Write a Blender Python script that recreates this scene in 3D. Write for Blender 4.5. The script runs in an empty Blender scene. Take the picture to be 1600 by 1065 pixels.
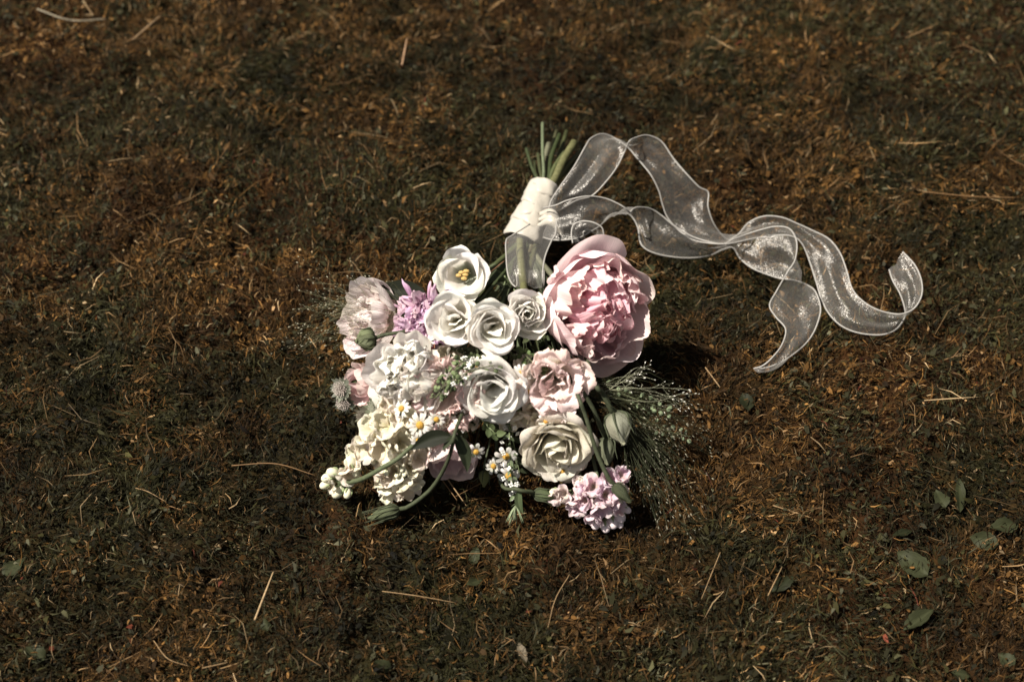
import bpy, math, random
import numpy as np
from mathutils import Vector, Matrix

rng = np.random.default_rng(7)
random.seed(7)
scene = bpy.context.scene
col = scene.collection
R_ = math.radians

# ---------------------------------------------------------------- camera, sky, sun, exposure
PITCH = R_(55.0)
DIST = 1.6
FWD = np.array([0, math.cos(PITCH), -math.sin(PITCH)])
RGT = np.array([1.0, 0, 0])
UPV = np.array([0, math.sin(PITCH), math.cos(PITCH)])
CAM = -DIST * FWD
cd = bpy.data.cameras.new('camera')
cam = bpy.data.objects.new('camera', cd)
col.objects.link(cam)
cam.location = CAM
cam.rotation_euler = (R_(90) - PITCH, 0, 0)
cd.lens = 50
cd.sensor_width = 36
cd.clip_start = 0.05
cd.clip_end = 400
cd.dof.use_dof = True
cd.dof.focus_distance = 1.49
cd.dof.aperture_fstop = 2.8
scene.camera = cam

SUN_EL, SUN_AZ = R_(59), math.atan2(0.06, -0.99)      # towards the sun: back left
sun_dir = Vector((math.cos(SUN_EL) * math.cos(SUN_AZ), math.cos(SUN_EL) * math.sin(SUN_AZ), math.sin(SUN_EL)))
w = bpy.data.worlds.new('World')
scene.world = w
w.use_nodes = True
nt = w.node_tree
sky = nt.nodes.new('ShaderNodeTexSky')
sky.sky_type = 'NISHITA'
sky.sun_disc = False
sky.sun_elevation = SUN_EL
sky.sun_rotation = math.atan2(sun_dir.x, sun_dir.y)
sky.dust_density = 2.0
bg = nt.nodes['Background']
bg.inputs['Strength'].default_value = 0.05
hs = nt.nodes.new('ShaderNodeHueSaturation'); hs.inputs['Saturation'].default_value = 0.08; hs.inputs['Value'].default_value = 0.7
nt.links.new(sky.outputs[0], hs.inputs['Color']); nt.links.new(hs.outputs[0], bg.inputs[0])
sl = bpy.data.lights.new('sun', 'SUN')
sl.energy = 5.0
sl.angle = R_(0.5)
sl.color = (1.0, 0.92, 0.80)
so = bpy.data.objects.new('sun', sl)
so.rotation_euler = sun_dir.to_track_quat('Z', 'Y').to_euler()
col.objects.link(so)
vs = scene.view_settings
vs.view_transform = 'Standard'
vs.look = 'None'
vs.exposure = 1.05
vs.gamma = 1
vs.use_curve_mapping = False
scene.cycles.transparent_max_bounces = 24
scene.cycles.max_bounces = 8
scene.cycles.use_denoising = True

# ---------------------------------------------------------------- helpers
def nrm(v):
    v = np.asarray(v, float)
    return v / (np.linalg.norm(v) + 1e-12)

def ray(px, py):
    return FWD + RGT * ((px - 800) / 1600 * 0.72) + UPV * ((532.5 - py) / 1600 * 0.72)

def at(px, py, z=0.0):
    d = ray(px, py)
    return CAM + d * ((z - CAM[2]) / d[2])

def depth_of(p):
    return float(np.dot(np.asarray(p) - CAM, FWD))

def pxs(n, p):                                         # n photo pixels at the distance of p, in metres
    return n * depth_of(p) * 0.72 / 1600

_tab = rng.random((256, 256))
def vnoise(x, y, seed=0):
    x = np.asarray(x, float) + seed * 17.31
    y = np.asarray(y, float) + seed * 9.77
    xi = np.floor(x).astype(int); yi = np.floor(y).astype(int)
    fx = x - xi; fy = y - yi
    fx = fx * fx * (3 - 2 * fx); fy = fy * fy * (3 - 2 * fy)
    a = _tab[xi % 256, yi % 256]; b = _tab[(xi + 1) % 256, yi % 256]
    c = _tab[xi % 256, (yi + 1) % 256]; d = _tab[(xi + 1) % 256, (yi + 1) % 256]
    return (a * (1 - fx) + b * fx) * (1 - fy) + (c * (1 - fx) + d * fx) * fy

def fbm(x, y, seed=0, o=3):
    s = 0; a = 0.5; t = 0
    for i in range(o):
        s = s + a * vnoise(x * 2 ** i, y * 2 ** i, seed + i * 3); t += a; a *= 0.5
    return s / t

def ground_h(x, y):
    return 0.026 * (fbm(x * 16, y * 16, 5, 2) - 0.5) + 0.016 * (vnoise(x * 48, y * 48, 8) - 0.5) + 0.014 * (vnoise(x * 4.3, y * 4.3, 2) - 0.5)

def mesh_obj(name, verts, faces, mat, parent=None, cols=None, uv=None, smooth=True, loc=None):
    me = bpy.data.meshes.new(name)
    verts = np.asarray(verts, float).reshape(-1, 3)
    if loc is not None:
        verts = verts - np.asarray(loc)
    if isinstance(faces, np.ndarray):
        faces = faces.tolist()
    me.from_pydata(verts.tolist(), [], faces)
    if smooth:
        me.polygons.foreach_set('use_smooth', [True] * len(me.polygons))
    if cols is not None:
        ca = me.color_attributes.new('tint', 'FLOAT_COLOR', 'POINT')
        c = np.ones((len(verts), 4)); c[:, :3] = np.asarray(cols)
        ca.data.foreach_set('color', c.ravel())
    if uv is not None:
        at_ = me.attributes.new('grain', 'FLOAT_VECTOR', 'POINT')
        g = np.zeros((len(verts), 3)); g[:, :uv.shape[1]] = uv
        at_.data.foreach_set('vector', g.ravel())
    me.materials.append(mat)
    o = bpy.data.objects.new(name, me)
    col.objects.link(o)
    if parent is not None:
        o.parent = parent
    elif loc is not None:
        o.location = loc
    return o

def thing(name, label, cat, loc, group=None):
    o = bpy.data.objects.new(name, None)
    o.empty_display_size = 0.01
    col.objects.link(o)
    o.location = loc
    tag(o, label, cat, group)
    return o

def tag(o, label, cat, group=None):
    o['label'] = label; o['category'] = cat
    if group: o['group'] = group
    return o

def wpart(name, verts, faces, mat, root, **k):         # a part whose shape is given in world space (roots are never rotated)
    return mesh_obj(name, np.asarray(verts, float).reshape(-1, 3) - np.array(root.location), faces, mat, parent=root, **k)

def catmull(P, n):
    P = np.asarray(P, float)
    if len(P) == 2:
        t = np.linspace(0, 1, n)[:, None]
        return P[0] * (1 - t) + P[1] * t
    Q = np.vstack([2 * P[0] - P[1], P, 2 * P[-1] - P[-2]])
    t = np.linspace(0, len(P) - 1 - 1e-9, n)
    i = np.floor(t).astype(int); f = (t - i)[:, None]
    a, b, c, d = Q[i], Q[i + 1], Q[i + 2], Q[i + 3]
    return 0.5 * (2 * b + (c - a) * f + (2 * a - 5 * b + 4 * c - d) * f ** 2 + (3 * b - a - 3 * c + d) * f ** 3)

class MB:
    def __init__(s): s.v = []; s.f = []; s.c = []; s.n = 0
    def add(s, v, f, c=(1, 1, 1)):
        v = np.asarray(v, float).reshape(-1, 3)
        s.v.append(v)
        s.f += [[i + s.n for i in q] for q in f]
        c = np.asarray(c, float)
        s.c.append(np.tile(c, (len(v), 1)) if c.ndim == 1 else c)
        s.n += len(v)
    def tube(s, P, r, c=(1, 1, 1), ns=6, n=None, cap=True):
        P = np.asarray(P, float)
        if n: P = catmull(P, n)
        m = len(P)
        r = np.interp(np.linspace(0, 1, m), np.linspace(0, 1, len(np.atleast_1d(r))), np.atleast_1d(r)) if np.ndim(r) else np.full(m, r)
        T = np.gradient(P, axis=0); T /= np.linalg.norm(T, axis=1)[:, None] + 1e-12
        a = nrm(np.cross(T[0], [0.3, 0.2, 1.0])); V = []
        for i in range(m):
            a = nrm(a - np.dot(a, T[i]) * T[i]); b = np.cross(T[i], a)
            th = np.arange(ns) * 2 * math.pi / ns
            V.append(P[i] + r[i] * (np.cos(th)[:, None] * a + np.sin(th)[:, None] * b))
        F = [[i * ns + j, i * ns + (j + 1) % ns, (i + 1) * ns + (j + 1) % ns, (i + 1) * ns + j] for i in range(m - 1) for j in range(ns)]
        if cap: F += [list(range(ns))[::-1], [(m - 1) * ns + j for j in range(ns)]]
        s.add(np.vstack(V), F, c)
    def ball(s, p, rad, c=(1, 1, 1), axis=None, el=1.0, ns=6, nr=4):
        z = nrm(axis if axis is not None else [0, 0, 1]); x = nrm(np.cross(z, [0.31, 0.9, 0.2])); y = np.cross(z, x)
        V = [np.asarray(p) - z * rad * el]
        for i in range(1, nr):
            t = math.pi * i / nr
            for j in range(ns):
                a = 2 * math.pi * j / ns
                V.append(np.asarray(p) - z * rad * el * math.cos(t) + rad * math.sin(t) * (x * math.cos(a) + y * math.sin(a)))
        V.append(np.asarray(p) + z * rad * el)
        F = [[0, 1 + (j + 1) % ns, 1 + j] for j in range(ns)]
        for i in range(nr - 2):
            F += [[1 + i * ns + j, 1 + i * ns + (j + 1) % ns, 1 + (i + 1) * ns + (j + 1) % ns, 1 + (i + 1) * ns + j] for j in range(ns)]
        b = 1 + (nr - 2) * ns; L = len(V) - 1
        F += [[L, b + j, b + (j + 1) % ns] for j in range(ns)]
        s.add(V, F, c)
    def build(s, name, mat, root, **k):
        return wpart(name, np.vstack(s.v), s.f, mat, root, cols=np.vstack(s.c), **k)

def frame_of(tx, ty, roll=0.0):                        # local axes of a bloom: z faces the way the bloom opens
    z = nrm(-FWD + tx * RGT + ty * UPV)
    x = nrm(RGT - np.dot(RGT, z) * z) if abs(np.dot(RGT, z)) < 0.95 else nrm(UPV - np.dot(UPV, z) * z)
    y = np.cross(z, x)
    c, s = math.cos(roll), math.sin(roll)
    return np.stack([c * x + s * y, -s * x + c * y, z], axis=1)

# ---------------------------------------------------------------- materials
def mat_new(name):
    m = bpy.data.materials.new(name); m.use_nodes = True
    t = m.node_tree
    return m, t, t.nodes['Principled BSDF'], t.nodes['Material Output']

def tint_mat(name, rough=0.6, trans=0.0, grain=(0, 0), grain_amt=0.0, bump=0.0, spec=0.3, bscale=200, bdist=0.0004, sheen=0.0):
    m, t, p, out = mat_new(name)
    N, L = t.nodes, t.links
    a = N.new('ShaderNodeAttribute'); a.attribute_name = 'tint'
    colsock = a.outputs['Color']
    tc = N.new('ShaderNodeTexCoord')
    nz = N.new('ShaderNodeTexNoise'); nz.inputs['Detail'].default_value = 4
    if grain[0]:
        g = N.new('ShaderNodeAttribute'); g.attribute_name = 'grain'
        mp = N.new('ShaderNodeMapping'); mp.inputs['Scale'].default_value = (grain[0], grain[1], 1)
        L.new(g.outputs['Vector'], mp.inputs['Vector']); L.new(mp.outputs[0], nz.inputs['Vector'])
        nz.inputs['Scale'].default_value = 1
    else:
        L.new(tc.outputs['Object'], nz.inputs['Vector']); nz.inputs['Scale'].default_value = bscale
    if grain_amt:
        mr = N.new('ShaderNodeMapRange'); mr.inputs[1].default_value = 0.3; mr.inputs[2].default_value = 0.7
        mr.inputs[3].default_value = 1 - grain_amt; mr.inputs[4].default_value = 1.0 + grain_amt * 0.3
        L.new(nz.outputs['Fac'], mr.inputs[0])
        mx = N.new('ShaderNodeVectorMath'); mx.operation = 'SCALE'
        L.new(colsock, mx.inputs[0]); L.new(mr.outputs[0], mx.inputs['Scale'])
        colsock = mx.outputs[0]
    L.new(colsock, p.inputs['Base Color'])
    p.inputs['Roughness'].default_value = rough
    p.inputs['Specular IOR Level'].default_value = spec
    if sheen: p.inputs['Sheen Weight'].default_value = sheen
    if bump:
        b = N.new('ShaderNodeBump'); b.inputs['Strength'].default_value = bump; b.inputs['Distance'].default_value = bdist
        L.new(nz.outputs['Fac'], b.inputs['Height']); L.new(b.outputs[0], p.inputs['Normal'])
    if trans:
        tr = N.new('ShaderNodeBsdfTranslucent'); L.new(colsock, tr.inputs['Color'])
        mix = N.new('ShaderNodeMixShader'); mix.inputs[0].default_value = trans
        L.new(p.outputs[0], mix.inputs[1]); L.new(tr.outputs[0], mix.inputs[2]); L.new(mix.outputs[0], out.inputs['Surface'])
    return m

M_petal = tint_mat('petal', rough=0.8, trans=0.44, grain=(38, 4.5), grain_amt=0.10, bump=0.6, bdist=0.0011, spec=0.2)
M_leaf = tint_mat('leaf', rough=0.55, trans=0.08, grain=(9, 5), grain_amt=0.3, bump=0.4, spec=0.08)
M_stem = tint_mat('stem', rough=0.6, bscale=260, grain_amt=0.35, bump=0.3, spec=0.15)
M_small = tint_mat('small_bits', rough=0.6, trans=0.15, spec=0.12)
M_disc = tint_mat('disc', rough=0.8, bscale=1500, grain_amt=0.45, bump=0.9, bdist=0.0008, spec=0.15)
M_satin = tint_mat('satin', rough=0.42, bscale=110, grain_amt=0.05, bump=0.35, bdist=0.001, spec=0.4, sheen=0.2)
M_wire = tint_mat('wired_edge', rough=0.4, bscale=1800, grain_amt=0.25, bump=0.8, bdist=0.0005, spec=0.5)
M_turf = tint_mat('turf', rough=0.75, trans=0.0, spec=0.10)
M_straw = tint_mat('straw', rough=0.6, bscale=500, grain_amt=0.35, spec=0.2)

def make_organza():
    m, t, p, out = mat_new('organza')
    N, L = t.nodes, t.links
    p.inputs['Base Color'].default_value = (0.80, 0.78, 0.75, 1)
    p.inputs['Roughness'].default_value = 0.28
    p.inputs['Specular IOR Level'].default_value = 0.9
    g = N.new('ShaderNodeAttribute'); g.attribute_name = 'grain'
    vo = N.new('ShaderNodeTexVoronoi'); vo.inputs['Scale'].default_value = 3000
    tc = N.new('ShaderNodeTexCoord'); L.new(tc.outputs['Object'], vo.inputs['Vector'])
    nm = N.new('ShaderNodeVectorMath'); nm.operation = 'MULTIPLY_ADD'
    nm.inputs[1].default_value = (0.44, 0.44, 0.44); nm.inputs[2].default_value = (-0.22, -0.22, -0.22)
    L.new(vo.outputs['Color'], nm.inputs[0])
    ge = N.new('ShaderNodeNewGeometry')
    ad = N.new('ShaderNodeVectorMath'); ad.operation = 'ADD'; L.new(ge.outputs['Normal'], ad.inputs[0]); L.new(nm.outputs[0], ad.inputs[1])
    no = N.new('ShaderNodeVectorMath'); no.operation = 'NORMALIZE'; L.new(ad.outputs[0], no.inputs[0])
    gl = N.new('ShaderNodeBsdfGlossy'); gl.inputs['Roughness'].default_value = 0.25; gl.inputs['Color'].default_value = (0.62, 0.60, 0.58, 1)
    L.new(no.outputs[0], gl.inputs['Normal'])
    df = N.new('ShaderNodeBsdfDiffuse'); df.inputs['Color'].default_value = (0.56, 0.54, 0.51, 1)
    tl = N.new('ShaderNodeBsdfTranslucent'); tl.inputs['Color'].default_value = (0.62, 0.6, 0.57, 1)
    m1 = N.new('ShaderNodeMixShader'); m1.inputs[0].default_value = 0.45; L.new(df.outputs[0], m1.inputs[1]); L.new(tl.outputs[0], m1.inputs[2])
    m2 = N.new('ShaderNodeMixShader'); m2.inputs[0].default_value = 0.36; L.new(m1.outputs[0], m2.inputs[1]); L.new(gl.outputs[0], m2.inputs[2])
    tp = N.new('ShaderNodeBsdfTransparent')
    # woven along its length: denser threads here and there; more opaque at grazing view because the sheet is seen edge on
    nz = N.new('ShaderNodeTexNoise'); mp = N.new('ShaderNodeMapping'); mp.inputs['Scale'].default_value = (0.9, 40, 1)
    L.new(g.outputs['Vector'], mp.inputs[0]); L.new(mp.outputs[0], nz.inputs['Vector']); nz.inputs['Scale'].default_value = 1; nz.inputs['Detail'].default_value = 3
    lw = N.new('ShaderNodeLayerWeight'); lw.inputs['Blend'].default_value = 0.35
    mr = N.new('ShaderNodeMapRange'); mr.inputs[1].default_value = 0.35; mr.inputs[2].default_value = 0.75; mr.inputs[3].default_value = 0.09; mr.inputs[4].default_value = 0.15
    L.new(nz.outputs['Fac'], mr.inputs[0])
    ma = N.new('ShaderNodeMath'); ma.operation = 'MULTIPLY_ADD'; ma.inputs[1].default_value = 0.42; ma.use_clamp = True
    L.new(lw.outputs['Facing'], ma.inputs[0]); L.new(mr.outputs[0], ma.inputs[2])
    m3 = N.new('ShaderNodeMixShader'); L.new(ma.outputs[0], m3.inputs[0]); L.new(tp.outputs[0], m3.inputs[1]); L.new(m2.outputs[0], m3.inputs[2])
    L.new(m3.outputs[0], out.inputs['Surface'])
    return m
M_organza = make_organza()

def make_soil():
    m, t, p, out = mat_new('soil')
    N, L = t.nodes, t.links
    tc = N.new('ShaderNodeTexCoord')
    n1 = N.new('ShaderNodeTexNoise'); n1.inputs['Scale'].default_value = 55; n1.inputs['Detail'].default_value = 8
    n2 = N.new('ShaderNodeTexNoise'); n2.inputs['Scale'].default_value = 3.5; n2.inputs['Detail'].default_value = 4
    L.new(tc.outputs['Object'], n1.inputs['Vector']); L.new(tc.outputs['Object'], n2.inputs['Vector'])
    cr = N.new('ShaderNodeValToRGB'); e = cr.color_ramp.elements
    e[0].position = 0.35; e[0].color = (0.004, 0.003, 0.0015, 1); e[1].position = 0.7; e[1].color = (0.020, 0.013, 0.006, 1)
    L.new(n1.outputs['Fac'], cr.inputs[0])
    c2 = N.new('ShaderNodeValToRGB'); e = c2.color_ramp.elements
    e[0].position = 0.4; e[0].color = (0.8, 1.1, 0.7, 1); e[1].position = 0.6; e[1].color = (1.5, 0.95, 0.6, 1)
    L.new(n2.outputs['Fac'], c2.inputs[0])
    mx = N.new('ShaderNodeVectorMath'); mx.operation = 'MULTIPLY'; L.new(cr.outputs[0], mx.inputs[0]); L.new(c2.outputs[0], mx.inputs[1])
    L.new(mx.outputs[0], p.inputs['Base Color']); p.inputs['Roughness'].default_value = 0.95; p.inputs['Specular IOR Level'].default_value = 0.1
    b = N.new('ShaderNodeBump'); b.inputs['Strength'].default_value = 0.8; b.inputs['Distance'].default_value = 0.006
    L.new(n1.outputs['Fac'], b.inputs['Height']); L.new(b.outputs[0], p.inputs['Normal'])
    return m

# ---------------------------------------------------------------- the lawn
def build_ground():
    xs = np.concatenate([[-150, -40, -12, -5, -3], np.linspace(-2, 2, 401), [3, 5, 12, 40, 150]])
    ys = np.concatenate([[-150, -40, -12, -5, -3], np.linspace(-2, 2, 401), [3, 5, 12, 40, 150]])
    X, Y = np.meshgrid(xs, ys)
    Z = ground_h(X, Y) * (np.maximum(abs(X), abs(Y)) < 2.5) - 0.004
    n = len(xs)
    V = np.stack([X, Y, Z], -1).reshape(-1, 3)
    I = np.arange(n * len(ys)).reshape(len(ys), n)
    F = np.stack([I[:-1, :-1], I[:-1, 1:], I[1:, 1:], I[1:, :-1]], -1).reshape(-1, 4)
    o = mesh_obj('ground', V, F, make_soil())
    o['kind'] = 'structure'
    o['label'] = 'dark brown soil of the lawn seen between moss and dry grass'
build_ground()

PAL = {'green': [(0.028, 0.025, 0.008), (0.039, 0.036, 0.012), (0.052, 0.050, 0.023), (0.017, 0.016, 0.005), (0.090, 0.086, 0.052)],
       'brown': [(0.145, 0.072, 0.020), (0.088, 0.045, 0.013), (0.048, 0.026, 0.008), (0.215, 0.112, 0.034), (0.28, 0.170, 0.080)],
       'straw': [(0.30, 0.19, 0.09), (0.22, 0.13, 0.06), (0.38, 0.27, 0.15)]}

def pick(n, x, y, r, straw=0.05, bias=0.0):
    """every blade's own colour: green or withered brown in drifts and a painted light falloff, a few straws"""
    dry = fbm(x * 7, y * 7, 11, 3) + 0.6 * (fbm(x * 26, y * 26, 31, 2) - 0.5) + bias
    # withered drift left of the bouquet, darker green at corners, sides and far end paints in a falloff of light
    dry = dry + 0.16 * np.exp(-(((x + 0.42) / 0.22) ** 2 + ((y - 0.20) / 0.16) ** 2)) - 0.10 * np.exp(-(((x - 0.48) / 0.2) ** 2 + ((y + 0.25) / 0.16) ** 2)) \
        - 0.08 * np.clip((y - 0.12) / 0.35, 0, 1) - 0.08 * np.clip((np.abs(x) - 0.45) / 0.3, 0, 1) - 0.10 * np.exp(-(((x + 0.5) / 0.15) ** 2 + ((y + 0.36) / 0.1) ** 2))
    pb = np.clip((dry - 0.415) / 0.23, 0.10, 0.84)  # dry also carries the painted light falloff
    isb = r.random(n) < pb
    g = np.array(PAL['green'])[r.choice(5, n, p=[.3, .28, .18, .16, .08])]
    b = np.array(PAL['brown'])[r.choice(5, n, p=[.30, .28, .24, .13, .05])]
    c = np.where(isb[:, None], b, g)
    s = r.random(n) < straw
    c = np.where(s[:, None], np.array(PAL['straw'])[r.choice(3, n)], c)
    rd = r.random(n) < 0.0015
    c = np.where(rd[:, None], np.array([0.17, 0.045, 0.025]), c)
    tone = np.clip(0.16 + 1.35 * fbm(x * 17 + 3, y * 17, 61, 3) + 0.5 * (fbm(x * 3.1, y * 3.1, 71, 2) - 0.5), 0.3, 1.6)
    return c * (0.42 * tone * np.minimum(np.exp(r.normal(0, 0.58, n)), 2.4))[:, None]

def scatter_blades(n, x0, x1, y0, y1, lmin, lmax, wmin, wmax, emin, emax, zlo, zhi, r, straw=0.05, hfun=ground_h, bias=0.0, bend=0.5):
    x = r.uniform(x0, x1, n); y = r.uniform(y0, y1, n)
    cl = 0.6 + 0.8 * fbm(x * 40, y * 40, 51, 2)
    L = r.uniform(lmin, lmax, n) * cl; W = r.uniform(wmin, wmax, n) * 0.5
    az = fbm(x * 11, y * 11, 81, 2) * 14 + r.normal(0, 1.1, n); el = r.uniform(emin, emax, n)
    z = hfun(x, y) + r.uniform(zlo, zhi, n)
    d = np.stack([np.cos(az) * np.cos(el), np.sin(az) * np.cos(el), np.sin(el)], 1)
    tw = r.uniform(-0.9, 0.9, n)
    side0 = np.stack([-np.sin(az), np.cos(az), np.zeros(n)], 1)
    up0 = np.cross(d, side0)
    side = side0 * np.cos(tw)[:, None] + up0 * np.sin(tw)[:, None]
    b = np.stack([x, y, z], 1)
    bd = r.uniform(-bend, bend * 0.5, n)
    lat = r.uniform(-0.35, 0.35, n)
    mid = b + d * (L * 0.5)[:, None]
    tip = b + d * L[:, None] + np.array([0, 0, 1.0]) * (bd * L * np.cos(el))[:, None] + side0 * (lat * L)[:, None]
    V = np.stack([b - side * W[:, None] * 0.7, b + side * W[:, None] * 0.7, mid + side * W[:, None], mid - side * W[:, None], tip], 1)
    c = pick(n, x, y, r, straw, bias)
    C = np.repeat(c[:, None, :], 5, 1)
    return V.reshape(-1, 3), C.reshape(-1, 3)

def blades_mesh(name, parts):
    V = np.vstack([p[0] for p in parts]).astype(np.float32); C = np.vstack([p[1] for p in parts])
    n = len(V) // 5
    base = (np.arange(n) * 5)[:, None]
    loops = (base + np.array([0, 1, 2, 3, 3, 2, 4])).ravel()
    starts = (np.arange(n)[:, None] * 7 + np.array([0, 4])).ravel()
    me = bpy.data.meshes.new(name)
    me.vertices.add(len(V)); me.vertices.foreach_set('co', V.ravel())
    me.loops.add(len(loops)); me.loops.foreach_set('vertex_index', loops.astype(np.int32))
    me.polygons.add(len(starts)); me.polygons.foreach_set('loop_start', starts.astype(np.int32))
    me.update(calc_edges=True)
    ca = me.color_attributes.new('tint', 'FLOAT_COLOR', 'POINT')
    c4 = np.ones((len(V), 4), np.float32); c4[:, :3] = C
    ca.data.foreach_set('color', c4.ravel())
    me.materials.append(M_turf)
    return me

def build_lawn():
    r = np.random.default_rng(21)
    A = (-0.80, 0.80, -0.76, 0.76)
    parts = [
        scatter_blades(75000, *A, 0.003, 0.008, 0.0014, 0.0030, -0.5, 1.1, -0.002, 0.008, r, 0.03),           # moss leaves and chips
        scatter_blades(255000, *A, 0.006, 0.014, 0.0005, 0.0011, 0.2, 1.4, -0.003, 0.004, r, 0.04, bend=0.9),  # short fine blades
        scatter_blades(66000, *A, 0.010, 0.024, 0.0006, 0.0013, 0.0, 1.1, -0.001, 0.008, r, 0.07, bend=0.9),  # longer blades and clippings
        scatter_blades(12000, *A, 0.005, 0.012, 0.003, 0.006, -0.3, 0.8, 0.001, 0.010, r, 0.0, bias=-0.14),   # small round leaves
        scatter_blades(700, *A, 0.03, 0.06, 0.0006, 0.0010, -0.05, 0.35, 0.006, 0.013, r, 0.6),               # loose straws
    ]
    o = bpy.data.objects.new('grass', blades_mesh('grass', parts))
    col.objects.link(o)
    o['kind'] = 'stuff'; o['category'] = 'lawn'
    o['label'] = 'short mossy lawn with withered brown grass and clippings'
    # the same lawn going on outside the frame: one coarser tile set out around it
    flat = lambda x, y: 0.012 * (fbm(x * 14, y * 14, 5, 2) - 0.5)
    tp = [scatter_blades(9000, -0.27, 0.27, -0.27, 0.27, 0.005, 0.012, 0.003, 0.006, -0.3, 1.2, -0.004, 0.010, r, 0.04, flat),
          scatter_blades(5000, -0.27, 0.27, -0.27, 0.27, 0.010, 0.026, 0.001, 0.002, 0, 1.0, -0.004, 0.008, r, 0.1, flat)]
    tile = blades_mesh('outer_grass', tp)
    pts = []
    for i in range(-9, 10):
        for j in range(-7, 14):
            x, y = i * 0.5, j * 0.5
            if abs(x) < 0.9 and abs(y) < 0.9: continue
            pts.append((x, y, 0.0))
    # ring of tiles hugging the dense middle
    me = bpy.data.meshes.new('outer_grass_spots'); me.from_pydata(pts, [], [])
    og = bpy.data.objects.new('outer_grass', me); col.objects.link(og)
    src = bpy.data.objects.new('grass_tile', tile)
    g = bpy.data.node_groups.new('scatter', 'GeometryNodeTree')
    g.interface.new_socket('Geometry', in_out='INPUT', socket_type='NodeSocketGeometry')
    g.interface.new_socket('Geometry', in_out='OUTPUT', socket_type='NodeSocketGeometry')
    gi = g.nodes.new('NodeGroupInput'); go = g.nodes.new('NodeGroupOutput')
    oi = g.nodes.new('GeometryNodeObjectInfo'); oi.inputs['Object'].default_value = src; oi.inputs['As Instance'].default_value = True
    ip = g.nodes.new('GeometryNodeInstanceOnPoints')
    rv = g.nodes.new('FunctionNodeRandomValue'); rv.data_type = 'INT'; rv.inputs[4].default_value = 0; rv.inputs[5].default_value = 3
    mu = g.nodes.new('ShaderNodeMath'); mu.operation = 'MULTIPLY'; mu.inputs[1].default_value = math.pi / 2
    cx = g.nodes.new('ShaderNodeCombineXYZ')
    g.links.new(rv.outputs[2], mu.inputs[0]); g.links.new(mu.outputs[0], cx.inputs[2]); g.links.new(cx.outputs[0], ip.inputs['Rotation'])
    g.links.new(gi.outputs[0], ip.inputs['Points']); g.links.new(oi.outputs['Geometry'], ip.inputs['Instance']); g.links.new(ip.outputs[0], go.inputs[0])
    md = og.modifiers.new('scatter', 'NODES'); md.node_group = g
    og['kind'] = 'stuff'; og['category'] = 'lawn'
    og['label'] = 'the same mossy lawn continuing beyond the bouquet and its ribbons'
build_lawn()

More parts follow.
